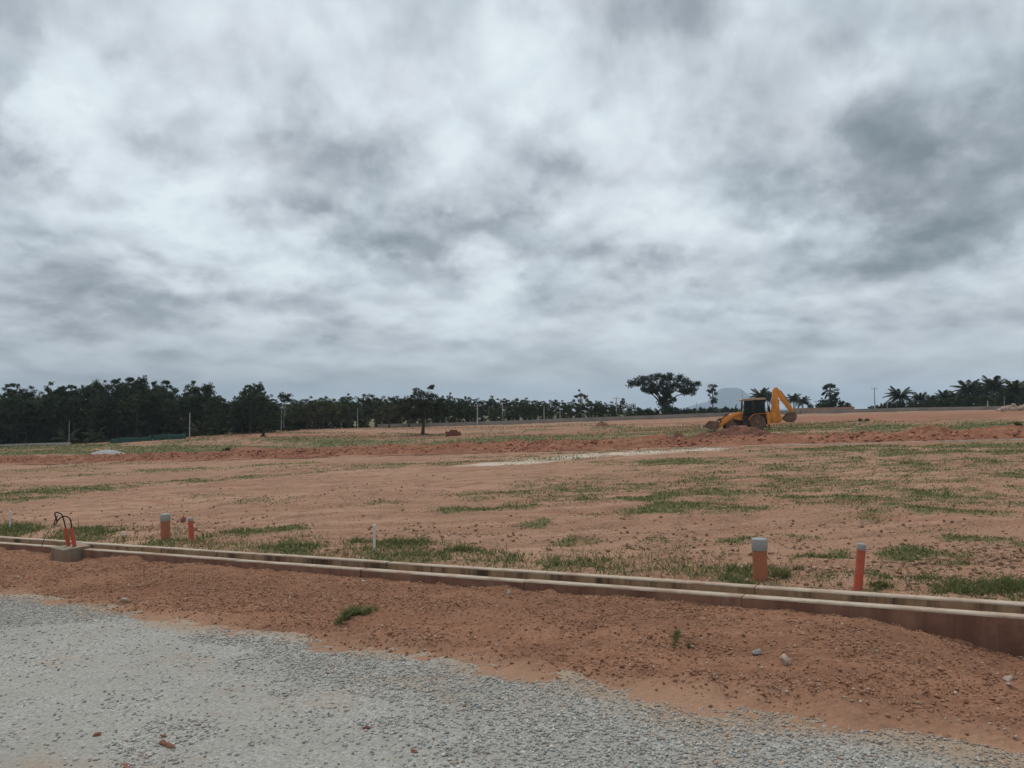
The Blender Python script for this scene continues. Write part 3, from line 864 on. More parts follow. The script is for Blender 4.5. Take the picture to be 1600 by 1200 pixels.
strip('joint_filler', [(T_D2 + .02, -.5), (T_D2 + .02, -.02), (T_D3 - .02, -.02), (T_D3 - .02, -.5)], M_CONC_IN, -8, 62, 1.0, .0, 9)

# ================================================================== concrete block straddling the drain's front wall, conduits and cables
def pt(px, py, d): return Vector(((px - 800) / 1200 * d, d, EYE + (640 - py) / 1200 * d))
def local_quat(): return math.atan2(UY, UX)
bs, bt = 13.43, 7.40
bz = float(drain_top(13.6)) + .055
mb = MB()
# chamfered, slightly uneven block, in s/t axes
prof = []
L, Wd, Hh = .40, .52, .62
vs = [(0, 0, -Hh), (L, 0, -Hh), (L, Wd, -Hh), (0, Wd, -Hh), (.015, .02, -.012), (L - .01, .015, .0), (L - .005, Wd - .01, .012), (.01, Wd - .015, .0)]
mb.poly(vs, [(0, 3, 2, 1), (4, 5, 6, 7), (0, 1, 5, 4), (1, 2, 6, 5), (2, 3, 7, 6), (3, 0, 4, 7)])
blk = mb.build('concrete_block', M_CONC_BLOCK, None, False, .012)
bx, by = xy(bs, bt)
blk.matrix_world = Matrix(((UX, NX, 0, bx), (UY, NY, 0, by), (0, 0, 1, bz), (0, 0, 0, 1)))
tag(blk, 'muddy grey concrete block cast over the drain wall below the cables', 'block')

M_PIPE_O = simple_mat('pipe_brown_orange', (0.36, 0.125, 0.062), (0.30, 0.105, 0.055), 6, .65, 0, .05, 30, DUST, .55)
M_PIPE_R = simple_mat('pipe_red', (0.48, 0.085, 0.048), (0.41, 0.072, 0.042), 6, .65, 0, .1, 30, DUST, .6)
M_CAP = simple_mat('cap_grey', (0.26, 0.28, 0.275), (0.32, 0.335, 0.325), 8, .6, 0, .0, 30, (0.34, .27, .21), .55)
M_WHITE = simple_mat('white_plastic', (0.70, 0.67, 0.62), (0.62, 0.58, 0.52), 8, .6, 0, .0, 30, DUST, .3)
M_BLACK = simple_mat('black_cable', (0.012, 0.012, 0.013), (0.02, 0.02, 0.02), 8, .5)

def conduit(base, top, r, label):
    o = empty('cable_conduit', base); tag(o, label, 'conduit', 'cable conduits in the concrete block')
    b = Vector(base); d = Vector(top) - b
    n = 26; pts = [d * (i / n) for i in range(n + 1)]
    MB().tube(pts, [r * (1 + .07 * (i % 2)) for i in range(n + 1)], 14).build('sleeve', M_PIPE_R, o, True)
    return o
dB = 13.62
cA0, cA1 = pt(112, 852, dB), pt(105.5, 824, dB)
cB0, cB1 = pt(121, 852, dB - .05), pt(115, 823.5, dB - .05)
conduit(cA0, cA1, .032, 'ribbed red cable conduit in the concrete block, left of the pair')
conduit(cB0, cB1, .032, 'ribbed red cable conduit in the concrete block, right of the pair')
def cable(pp, r, label, ds=None):
    P = [pt(a, b, dB + (ds[i] if ds else 0)) for i, (a, b) in enumerate(pp)]
    # smooth with Catmull-Rom
    out = []
    Q = [P[0]] + P + [P[-1]]
    for i in range(1, len(Q) - 2):
        for k in range(6):
            t = k / 6
            out.append(.5 * ((2 * Q[i]) + (-Q[i - 1] + Q[i + 1]) * t + (2 * Q[i - 1] - 5 * Q[i] + 4 * Q[i + 1] - Q[i + 2]) * t * t + (-Q[i - 1] + 3 * Q[i] - 3 * Q[i + 1] + Q[i + 2]) * t ** 3))
    out.append(P[-1])
    b = out[0]
    o = MB().tube([p - b for p in out], r, 8).build('power_cable', M_BLACK, None, True, loc=b)
    return tag(o, label, 'cable', 'cables from the conduits')
cable([(109.5, 838), (106, 822), (103.5, 812), (100, 803), (94, 800), (89.5, 801), (91, 808), (94, 814)], .0115, 'black cable looping highest out of the left conduit', [0, 0, 0, .02, .05, .08, .1, .1])
cable([(118, 838), (115.5, 820), (113.5, 811), (108, 806), (101, 806.5), (95, 811), (91, 818)], .0115, 'black cable arching out of the right conduit towards the left', [-.05, -.05, -.05, 0, .04, .08, .1])
o = cable([(92, 812), (87, 818), (80, 830), (73, 842), (70, 853)], .006, 'thin dark wire drooping from the cable loop to the drain', [.1, .1, .05, .02, 0.0])
cable([(94, 805), (90, 811), (89, 818), (93, 821), (98, 819)], .008, 'thin coiled cable end hanging from the upper loop', [.05, .08, .1, .1, .08])

# ================================================================== capped service pipes and marker posts behind the drain
def capped_pipe(px, py_base, py_top, d, r, mat, cap_h, label, lean_px=0, group=None, cat='pipe', seg=28, ribbed=False):
    r = r / d; cap_h = cap_h / d; d = float(pix_to_ground(px, py_base)[1]); r *= d; cap_h *= d
    b = pt(px, py_base, d); gz = float(land(b.x, b.y)); t = pt(px + lean_px, py_top, d)
    o = empty('capped_pipe', (b.x, b.y, gz)); tag(o, label, cat, group)
    top = Vector((t.x - b.x, 0, t.z - gz)); ax = top.normalized()
    p0 = -ax * .15; p1 = top - ax * cap_h * .6
    nn = 40 if ribbed else 4
    MB().tube([p0.lerp(p1, i / nn) for i in range(nn + 1)], [r * (1 + (.05 if ribbed and i % 2 else 0)) for i in range(nn + 1)], seg).build('pipe_body', mat, o, True)
    cm = MB(); q = top
    cm.tube([q - ax * cap_h, q - ax * cap_h * .97, q - ax * .012, q - ax * .003, q], [r * 1.06, r * 1.09, r * 1.09, r * 1.05, r * .98], seg)
    cm.build('cap', M_CAP, o, True)
    return o
capped_pipe(1185, 905, 840, 8.5, .078, M_PIPE_O, .125, 'thick brown orange pipe with grey cap at the right, behind the drain', -1, 'capped pipes behind the drain')
capped_pipe(1336, 918, 848, 7.85, .041, M_PIPE_R, .062, 'thin leaning red ribbed pipe with grey cap at the far right', 7, 'capped pipes behind the drain', ribbed=True)
capped_pipe(262, 842, 802, 13.6, .078, M_PIPE_O, .12, 'thick brown orange pipe with grey cap at the left, behind the drain', -1, 'capped pipes behind the drain')
capped_pipe(303, 846, 808, 13.0, .041, M_PIPE_R, .055, 'thin red ribbed pipe with grey cap beside the left thick pipe', -3, 'capped pipes behind the drain', ribbed=True)

def marker_post(px, py_base, py_top, d, r, label, cap=True, group='white marker posts in the field'):
    r = r / d; d = float(pix_to_ground(px, py_base)[1]); r *= d
    b = pt(px, py_base, d); gz = float(land(b.x, b.y)) ; top = pt(px, py_top, d).z - gz
    o = empty('marker_post', (b.x, b.y, gz)); tag(o, label, 'post', group)
    MB().tube([(0, 0, -.1), (.002, 0, top * .5), (0, 0, top - .02)], r, 12).build('post_body', M_WHITE, o, True)
    if cap: MB().tube([(0, 0, top - .05), (0, 0, top - .006), (0, 0, top)], [r * 1.25, r * 1.25, r * 1.05], 12).build('post_cap', M_WHITE, o, True)
    return o
marker_post(586, 862, 818, 11.0, .020, 'white plastic marker post with cap between two grass clumps')
marker_post(20, 826, 797, 15.6, .018, 'white marker post at the far left edge behind the drain')
for px, py, hh, lb in ((1064, 668, 7, 'thin white marker stake left of the backhoe'), (969, 676, 5, 'short white marker stake on the green strip, mid field'),
                       (1269, 662, 6, 'short white marker stake on the grass right of the backhoe'), (1096, 669, 5, 'white marker stake just left of the loader bucket'),
                       (1339, 664, 6, 'white marker stake on the green strip right of the backhoe')):
    gx, gy = pix_to_ground(px, py); gy = float(gy)
    marker_post(px, py, py - hh, gy, .05, lb, False)
# small white tag box on a twig among the left weeds
b = pt(197, 826, 14.6); gz = float(land(b.x, b.y))
o = empty('peg_tag', (b.x, b.y, gz)); tag(o, 'small white tag on a peg between the weeds and the left pipes', 'marker')
MB().tube([(0, 0, -.05), (.004, 0, .06), (0, 0, .12)], .008, 7).build('peg', simple_mat('peg_wood', (.2, .13, .08), (.26, .17, .1), 20), o)
MB().box(-.035, .035, -.02, .02, .12, .185).build('tag', M_WHITE, o, False, .006)

# ================================================================== single stones, brick bits
M_ROCK_P = simple_mat('stone_pale', (.46, .38, .31), (.36, .28, .22), 9, .9, 0, .4, 25, DUST, .6)
M_ROCK_G = simple_mat('stone_grey', (.36, .35, .33), (.28, .27, .26), 9, .9, 0, .4, 25)
M_BRICKBIT = simple_mat('brick_bit', (.20, .085, .055), (.26, .12, .08), 14, .95, 0, .5, 40, DUST, .4)
def rock(name, px, py, sx, sy, sz, mat, label, cat, seed, on='road', jag=.35):
    k = (px - 800) / 1200; q = (640 - py) / 1200; d = 5.0
    for _ in range(40):
        s0, t0 = st(k * d, d)
        z = float(road_surf(s0, t0)) if on == 'road' else (float(verge_z(s0, t0)) if on == 'verge' else float(land(k * d, d)))
        d = d + ((EYE + q * d) - z) / max(.1, -q) * .5
    bm = bmesh.new(); bmesh.ops.create_icosphere(bm, subdivisions=2, radius=1.0)
    r = random.Random(seed); pl = [(Vector((r.uniform(-1, 1), r.uniform(-1, 1), r.uniform(-1, 1))).normalized(), r.uniform(.45, .85)) for _ in range(9)]
    for v in bm.verts:
        for nn, dd in pl:
            e = v.co.dot(nn) - dd
            if e > 0: v.co -= nn * e
        v.co *= 1 + r.uniform(-jag, jag) * .2
        v.co = Vector((v.co.x * sx, v.co.y * sy, v.co.z * sz))
    me = bpy.data.meshes.new(name); bm.to_mesh(me); bm.free()
    o = link(name, me, mat, None, (k * d, d, z + sz * .35)); o.rotation_euler = (r.uniform(-.3, .3), r.uniform(-.3, .3), r.uniform(0, 6))
    return tag(o, label, cat)
rock('stone', 1222, 1028, .065, .04, .045, M_ROCK_P, 'pale angular stone lying mid verge at the right', 'stone', 1, 'verge')
rock('stone', 1178, 1017, .045, .03, .022, M_ROCK_G, 'flat grey stone left of the pale angular stone on the verge', 'stone', 2, 'verge')
rock('stone', 964, 1044, .035, .03, .035, M_ROCK_G, 'grey stone at the edge of the road, centre right', 'stone', 3, 'road')
rock('stone', 202, 937, .07, .035, .03, M_ROCK_P, 'pale flat stone at the road edge on the left', 'stone', 4, 'verge')
rock('stone', 1576, 1020, .045, .035, .03, M_ROCK_P, 'pale stone against the drain wall at the right edge', 'stone', 5, 'verge')
rock('stone', 1566, 1057, .06, .04, .025, M_ROCK_P, 'low pale stone near the right edge of the verge', 'stone', 6, 'verge')
rock('stone', 796, 926, .05, .035, .04, M_ROCK_P, 'pale stone just below the drain wall, centre', 'stone', 7, 'verge')
rock('stone', 228, 957, .025, .02, .02, M_BRICKBIT, 'dark small stone on the gravel near the left road edge', 'stone', 8, 'road')
rock('soil_clod', 752, 1023, .05, .025, .02, M_BRICKBIT, 'dark red clod on the gravel at the centre road edge', 'clod', 9, 'road')
rock('soil_clod', 576, 1131, .028, .02, .015, M_BRICKBIT, 'dark red clod on the gravel, bottom centre left', 'clod', 10, 'road')
rock('soil_clod', 262, 1143, .03, .02, .012, M_BRICKBIT, 'small red clod just behind the broken brick pieces', 'clod', 11, 'road')
rock('soil_clod', 651, 1167, .03, .014, .01, M_BRICKBIT, 'flat red clod on the gravel at the bottom, left of centre', 'clod', 12, 'road')
rock('soil_clod', 161, 1142, .028, .018, .015, M_BRICKBIT, 'red clod on the gravel at the lower left', 'clod', 13, 'road')
rock('soil_clod', 870, 1056, .022, .014, .012, M_BRICKBIT, 'small red clod on the gravel right of centre', 'clod', 14, 'road')
rock('broken_brick', 274, 1159, .055, .028, .016, M_BRICKBIT, 'broken flat red brick piece lying on the gravel, lower left', 'brick piece', 15, 'road', .6)
rock('broken_brick', 263, 1154, .02, .03, .016, M_BRICKBIT, 'small red brick chip touching the broken brick piece', 'brick piece', 16, 'road', .6)
rock('broken_brick', 205, 1188, .06, .02, .01, M_BRICKBIT, 'thin reddish brick crumbs at the bottom left edge', 'brick piece', 17, 'road', .6)
rock('soil_clod', 289, 814, .09, .07, .09, M_BRICKBIT, 'dark red clod between the two left pipes', 'clod', 19, 'field')

# ================================================================== internal road kerb and the bank of dug soil behind it
def st_strip(name, prof, mat, s0, s1, step, kind=None, jig=.01, seed=5, base=None):
    sv = np.arange(s0, s1, step); P = []
    for i, (t0, z0) in enumerate(prof):
        X, Y = xy(sv, t0 + (fbm(sv * .3, sv * 0 + i, 3, seed) - .5) * jig * 4)
        X0, Y0 = xy(sv, T_KERB)
        P.append(np.stack([X, Y, land(X0, Y0) + z0 + (fbm(sv * .6, sv * 0, 3, seed + 9) - .5) * jig * 2], -1))
    V = np.stack(P, 0)
    o = link(name, np_mesh(name, V.reshape(-1, 3), grid_faces(*V.shape[:2]), False), mat)
    return tag(o, kind=kind)
ks_ = st_strip('kerb', [(T_KERB - .05, -.3), (T_KERB - .05, .06), (T_KERB + .05, .06), (T_KERB + .06, -.3)], M_CONC_TOP, -25, 16, .5)
tag(ks_, 'long low concrete kerb running in front of the soil bank, right half', 'kerb')
ks_ = st_strip('kerb', [(T_KERB - .10, -.3), (T_KERB - .10, .045), (T_KERB + .06, .045), (T_KERB + .06, -.3)], M_CONC_OUT, 16.05, 120, .5)  # dark strip standing in for the shadow/ditch line left of the pale kerb
tag(ks_, 'low dark strip for the shadow/ditch line in front of the soil bank, left half', 'kerb')

sv = np.arange(-22, 112, .11); tv = np.linspace(0, 1, 56)
S, Q = np.meshgrid(sv, tv)
Tt = 40.3 + 5.6 * Q + (fbm(S * .25, S * 0, 3, 3) - .5) * .8
X, Y = xy(S, Tt)
kx = 800 + 1200 * X / np.maximum(Y, 1)              # only used to say along the bank where it is high
hs = np.interp(S[0], [-22, -8, -3.5, 0, 4, 8, 12, 18, 26, 36, 48, 60, 80, 100, 112], [.62, .58, .50, .40, .36, .34, .36, .46, .50, .50, .52, .50, .46, .36, .2])
hs = hs * (.72 + .62 * fbm(sv * .5, sv * 0 + 3, 4, 14, .6))
prof = sstep(0, .30, Q) * (1 - sstep(.62, 1.0, Q))
rdg = 1 - np.abs(2 * fbm(X * 1.4, Y * 1.4, 4, 37, .6) - 1) * 2
lump = (fbm(X * .9, Y * .9, 4, 33, .6) - .5) * .5 + (rdg - .6) * .28 + (fbm(X * 4.2, Y * 4.2, 4, 35, .7) - .5) * .42
Z = land(X, Y) - .05 + hs[None] * prof * (1 + .5 * lump) + prof ** .6 * lump * .42
bank = link('soil_bank', np_mesh('soil_bank', np.stack([X, Y, Z], -1).reshape(-1, 3), grid_faces(*X.shape)[:, ::-1], False), M_BANK)
tag(bank, 'long low bank of freshly dug red soil across the middle of the field', 'soil bank')
# clods lying on the bank
ii = rng.integers(0, X.shape[0] * X.shape[1], 27000); ii = ii[rng.random(len(ii)) < sstep(.42, .6, fbm(X.ravel()[ii] * .3, Y.ravel()[ii] * .3, 3, 48)) + .15]
P = np.stack([X.ravel()[ii], Y.ravel()[ii], Z.ravel()[ii]], -1) + (rng.random((len(ii), 3)) - .5) * np.array([.12, .12, .03])
sz = .07 + .26 * rng.random(len(ii)) ** 3
cc = (np.array((.29, .12, .078)) + np.array((.12, .07, .05)) * rng.random((len(ii), 1))) * (.75 + .4 * rng.random((len(ii), 1)))
o = lumps('bank_clods', P, sz, cc, M_CLODS, bank, .75); o['kind'] = 'stuff'

def heap(name, px, d, L, Wd, H, mat, label, seed, rot=0.0, rough=1.0, cat='heap', sink=.05, spikes=True):
    x, y, z = at(px, d)
    n = 44; u = np.linspace(-1, 1, n); U, W_ = np.meshgrid(u, u)
    r = np.hypot(U, W_) * (1 + .35 * (fbm(np.arctan2(W_, U) * 1.2 + seed, U * 0, 3, seed) - .5))
    hgt = H * (np.clip(1 - r, 0, 1) ** .85 if rough > .5 else np.clip(1 - r * r, 0, 1) ** 1.2)
    hgt = hgt + np.clip(1 - r, 0, .35) / .35 * (fbm(U * 3.5 + seed, W_ * 3.5, 5, seed, .62) - .5) * H * .8 * rough
    c, s_ = math.cos(rot), math.sin(rot)
    lx, ly = U * L / 2, W_ * Wd / 2
    gx, gy = lx * c - ly * s_, lx * s_ + ly * c
    zz = land(x + gx, y + gy) - z + hgt - sink
    o = link(name, np_mesh(name, np.stack([gx, gy, zz], -1).reshape(-1, 3), grid_faces(n, n), rough < .5), mat, None, (x, y, z))
    return tag(o, label, cat)
M_HEAP = soil_mat('dark_heap_soil', [(0.16, 0.072, 0.050), (0.22, 0.10, 0.068), (0.13, 0.058, 0.040), (0.12, 0.055, 0.040), (0.25, 0.13, 0.09)], .35, False)
heap('soil_heap', 1143, 46.5, 6.6, 4.6, 1.02, M_HEAP, 'large dark heap of dug soil in front of the backhoe bucket', 5, .2)
heap('soil_heap', 1162, 45.5, 3.0, 2.6, .8, M_HEAP, 'small dark mound on the right shoulder of the large soil heap', 6, .1)
heap('soil_heap', 1058, 45.0, 2.6, 2.4, .72, M_HEAP, 'pointed dark soil mound left of the large heap', 7, .1)
heap('soil_heap', 1015, 46.0, 5.0, 3.0, .75, M_BANK, 'lumpy red soil mound on the bank, left of the pointed mound', 8, -.3)
heap('soil_heap', 940, 118, 2.4, 3.5, .75, M_HEAP, 'small dark red heap alone on the far red ground', 9, 0)
heap('soil_heap', 1450, 37.5, 4.5, 2.5, .7, M_BANK, 'reddish soil mound at the right end of the bank', 12, -.4)
M_GREYHEAP = simple_mat('grey_grit', (.29, .29, .285), (.35, .345, .335), 1.4, .95, 0, .5, 18)
heap('gravel_heap', 167, 86, 4.4, 4.0, .66, M_GREYHEAP, 'pale grey heap of crushed stone on the left, above the soil bank', 10, .1, .35, 'heap', .05)
heap('soil_heap', 661, 112, 4.4, 3.0, .28, M_HEAP, 'low ring of red soil round the foot of the lone tree', 11, 0)
heap('soil_heap', 390, 78, 9.0, 4.0, .6, M_BANK, 'flat reddish soil mound behind the bank, left', 13, -.4)

# stack of red bricks near the lone tree: courses of single bricks
M_BRICK = simple_mat('red_brick', (.19, .088, .058), (.15, .068, .048), 2.5, .95, 0, .3, 30, (.24, .12, .078), .6)
bx, by, bz = at(708, 103)
bs_ = empty('brick_stack', (bx, by, bz)); tag(bs_, 'low stack of red bricks to the right of the lone tree', 'brick stack')
bm_ = MB().box(-.24, .24, -.35, .35, -.11, .11).mesh('brick', False, .015)
for row in range(4):
    for c in range(4):
        if row == 3 and c in (0, 3): continue
        link('brick', bm_, M_BRICK, bs_, (-.77 + c * .51 + (.08 if row % 2 else 0) + random.uniform(-.02, .02), random.uniform(-.03, .03), .09 + row * .225))

# rubble of pale stones at the right edge
for i in range(34):
    px = 1556 + 60 * random.random() ** .8; d = 100 + 8 * random.random()
    x, y, z = at(px, d)
    sz = random.uniform(.22, .5)
    bm = bmesh.new(); bmesh.ops.create_icosphere(bm, subdivisions=1, radius=1.0)
    for v in bm.verts: v.co = Vector((v.co.x * sz * random.uniform(.8, 1.2), v.co.y * sz * random.uniform(.8, 1.2), v.co.z * sz * random.uniform(.6, .9)))
    me = bpy.data.meshes.new('boulder'); bm.to_mesh(me); bm.free()
    o = link('boulder', me, M_ROCK_P, None, (x, y, z + sz * .3 + max(0, (1.0 - abs(px - 1588) / 26)) * random.random() * .95))
    o.rotation_euler = (random.random() * 3, random.random() * 3, random.random() * 3)
    tag(o, 'pale boulder in the rubble pile by the compound wall, right edge', 'boulder', 'boulders in the rubble pile at the right')

# ================================================================== compound wall, fence posts, green net, poles
M_WALL = simple_mat('wall_grey', (.165, .15, .13), (.23, .205, .175), .35, .95, 0, .2, 6, (.30, .20, .15), .5)
def wall_line(ptsx, h, label, mat, name='compound_wall', cat='wall', th=.25):
    P = []
    for a, b in zip(ptsx[:-1], ptsx[1:]):
        n = 14
        for k in range(n): 
            u = k / n; P.append((a[0] + (b[0] - a[0]) * u, a[1] + (b[1] - a[1]) * u))
    P.append(ptsx[-1])
    X = np.array([(p[0] - 800) / 1200 * p[1] for p in P]); Y = np.array([p[1] for p in P]); Z = land(X, Y)
    o0 = np.array([X[0], Y[0], Z[0]])
    V = np.stack([np.stack([X, Y, Z - .4], -1), np.stack([X, Y, Z + h], -1), np.stack([X, Y + th, Z + h], -1), np.stack([X, Y + th, Z - .4], -1)], 0) - o0
    o = link(name, np_mesh(name, V.reshape(-1, 3), grid_faces(*V.shape[:2]), False), mat, None, tuple(o0))
    return tag(o, label, cat)
wall_line([(590, 163), (700, 160), (840, 157)], .75, 'low grey compound wall behind the lone tree', M_WALL)
wall_line([(841, 156), (900, 154.5), (1100, 150), (1250, 147)], .8, 'low grey compound wall behind the backhoe, centre right', M_WALL)
wall_line([(1251, 146.8), (1400, 145), (1600, 135), (1760, 130)], .68, 'low grey compound wall at the right below the palms', M_WALL)
wall_line([(-60, 128), (40, 126), (112, 123)], .35, 'low pale concrete edge in front of the grove at far left', M_CONC)
wall_line([(1238, 178), (1335, 178)], 1.3, 'reddish earth wall right of the backhoe arm', simple_mat('earth_wall', (.33, .19, .13), (.27, .15, .10), 1, .95), 'earth_wall')
M_POST = simple_mat('fence_post_concrete', (.22, .205, .18), (.17, .155, .14), 2, .9)
pm = MB().box(-.06, .06, -.06, .06, -.3, 1.25).mesh('fence_post', False, .01)
for i, px in enumerate(list(range(690, 985, 11))):
    x, y, z = at(px + random.uniform(-2, 2), 168)
    o = link('fence_post', pm, M_POST, None, (x, y, z)); o.rotation_euler = (random.uniform(-.05, .05), random.uniform(-.05, .05), random.random())
    tag(o, 'slim pale fence post in the row before the hedge, centre', 'fence post', 'fence posts before the hedge')
M_NET = simple_mat('green_net', (.025, .062, .048), (.032, .082, .062), .6, .9)
def net(px0, px1, d, h, label):
    n = 34; px = np.linspace(px0, px1, n); X = (px - 800) / 1200 * d; Y = np.full(n, d) + (fbm(px * .12, px * 0, 3, 4) - .5) * 1.2; Z = land(X, Y)
    top = Z + h * (.72 + .5 * fbm(px * .09, px * 0 + 2, 3, 6))
    o0 = np.array([X[0], Y[0], Z[0]])
    V = np.stack([np.stack([X, Y, Z - .05], -1), np.stack([X, Y + .05, (Z + top) / 2], -1), np.stack([X, Y, top], -1), np.stack([X, Y + .04, top], -1), np.stack([X, Y + .1, (Z + top) / 2], -1), np.stack([X, Y + .04, Z - .05], -1)], 0) - o0
    o = link('shade_net_fence', np_mesh('shade_net_fence', V.reshape(-1, 3), grid_faces(*V.shape[:2]), True), M_NET, None, tuple(o0))
    tag(o, label, 'net fence')
net(172, 238, 119, .75, 'sagging green shade net fence before the grove, left piece')
net(240, 292, 120, .85, 'sagging green shade net fence before the grove, right piece')

M_POLE = simple_mat('pole_concrete', (.42, .41, .38), (.34, .33, .31), 2, .9)
def pole(px, d, top_y, r, label, arms=True, lean=0.0):
    x, y, z = at(px, d); h = EYE + (640 - top_y) / 1200 * d - z
    o = empty('power_pole', (x, y, z)); tag(o, label, 'pole', 'power poles along the far boundary')
    MB().tube([(0, 0, -.3), (lean * h * .5, 0, h * .5), (lean * h, 0, h)], [r, r * .85, r * .65], 8).build('shaft', M_POLE, o, True)
    if arms:
        MB().box(-.75, .75, -.05, .05, -.05, .05).build('crossarm', M_POLE, o, loc=(lean * h * .92, -.14, h * .93))
        for q in (-.65, 0, .65):
            MB().tube([(0, 0, 0), (0, 0, .12), (0, 0, .22)], [.04, .07, .04], 6).build('insulator', M_WHITE, o, loc=(lean * h * .92 + q, -.14, h * .93 + .05))
    return o
pole(109, 121, 658, .05, 'thin pale pole at the grove edge, far left', False)
pole(297, 124, 645, .10, 'pale pole at the right end of the green net', False)
pole(440, 134, 640, .09, 'pale pole in front of the grove beside the mango trees', False)
pole(559, 158, 637, .08, 'thin pale pole before the bushy trees left of the lone tree', False)
pole(746, 158, 632, .13, 'stout pale pole behind the wall, right of the lone tree')
pole(785, 170, 628, .13, 'pale pole beside the slender tree, centre')
pole(850, 166, 636, .10, 'thin pole before the round trees, centre', False)
pole(875, 166, 638, .09, 'thin pole right of the round trees, centre', False)
pole(963, 172, 620, .13, 'pale pole standing left of the umbrella tree')
pole(1088, 190, 628, .09, 'thin pole below the umbrella tree, right side', False)
pole(1160, 172, 610, .09, 'thin dark pole just left of the backhoe cab', False)
pole(1275, 230, 626, .12, 'small far pole with crossarm left of the fan palm')
pole(1367, 165, 605, .14, 'tall power pole standing alone between fan palm and palm grove', True, -.02)
pole(1386, 160, 627, .06, 'thin far pole right of the tall lone power pole', False)
pole(1543, 142, 626, .12, 'short pale pole at the wall below the palm grove', False)
pole(1569, 140, 619, .05, 'thin pale pole at the wall near the right edge', False)

# ================================================================== trees
M_BARK = simple_mat('bark', (.085, .062, .045), (.06, .045, .034), 3, .95, 0, .4, 12)
M_BARK_P = simple_mat('bark_pale', (.26, .22, .18), (.20, .17, .14), 3, .95, 0, .3, 12)
def leaf_cloud(centres, radii, per, leaf, col_a, col_b, seed, up=.35, twig=True):
    """leaf-sized faces spread through many small clumps"""
    r = np.random.default_rng(seed)
    C = np.asarray(centres, float); R = np.asarray(radii, float)
    if R.ndim == 1: R = np.stack([R, R, R * .75], -1)
    n = len(C) * per
    idx = np.repeat(np.arange(len(C)), per)
    v = r.normal(size=(n, 3)); v /= np.linalg.norm(v, axis=1)[:, None]
    v *= (r.random((n, 1)) ** .42)
    P = C[idx] + v * R[idx]
    nrm = v * .6 + r.normal(size=(n, 3)) * .6; nrm[:, 2] += up; nrm /= np.linalg.norm(nrm, axis=1)[:, None]
    a = np.cross(nrm, r.normal(size=(n, 3))); a /= np.linalg.norm(a, axis=1)[:, None]; b = np.cross(nrm, a)
    l = leaf * (.6 + .8 * r.random((n, 1)))
    V = np.stack([P - a * l, P - b * l * .45, P + a * l, P + b * l * .45], 1)
    ct = r.random((len(C), 1)); col = np.asarray(col_a) + (np.asarray(col_b) - np.asarray(col_a)) * np.clip(ct[idx] * .7 + .45 * r.random((n, 1)) - .05, 0, 1)
    F = np.arange(n * 4).reshape(-1, 4)
    return V.reshape(-1, 3), F, np.repeat(col, 4, 0)

def limbs(mb, base, top, r0, targets, rnd, start=.35):
    """trunk and limbs reaching into the clumps"""
    b = Vector(base); t = Vector(top); mid = b.lerp(t, .5) + Vector((rnd.uniform(-.3, .3), rnd.uniform(-.3, .3), 0))
    tr = [b, b.lerp(mid, .5), mid, mid.lerp(t, .5), t]
    mb.tube(tr, [r0 * 1.25, r0, r0 * .8, r0 * .6, r0 * .3], 7)
    for q in targets:
        q = Vector(q); u = rnd.uniform(start, .9); o = b.lerp(t, u)
        m = o.lerp(q, .5) + Vector((0, 0, .12 * (q - o).length))
        mb.tube([o, m, q], [r0 * .42, r0 * .28, r0 * .08], 5)

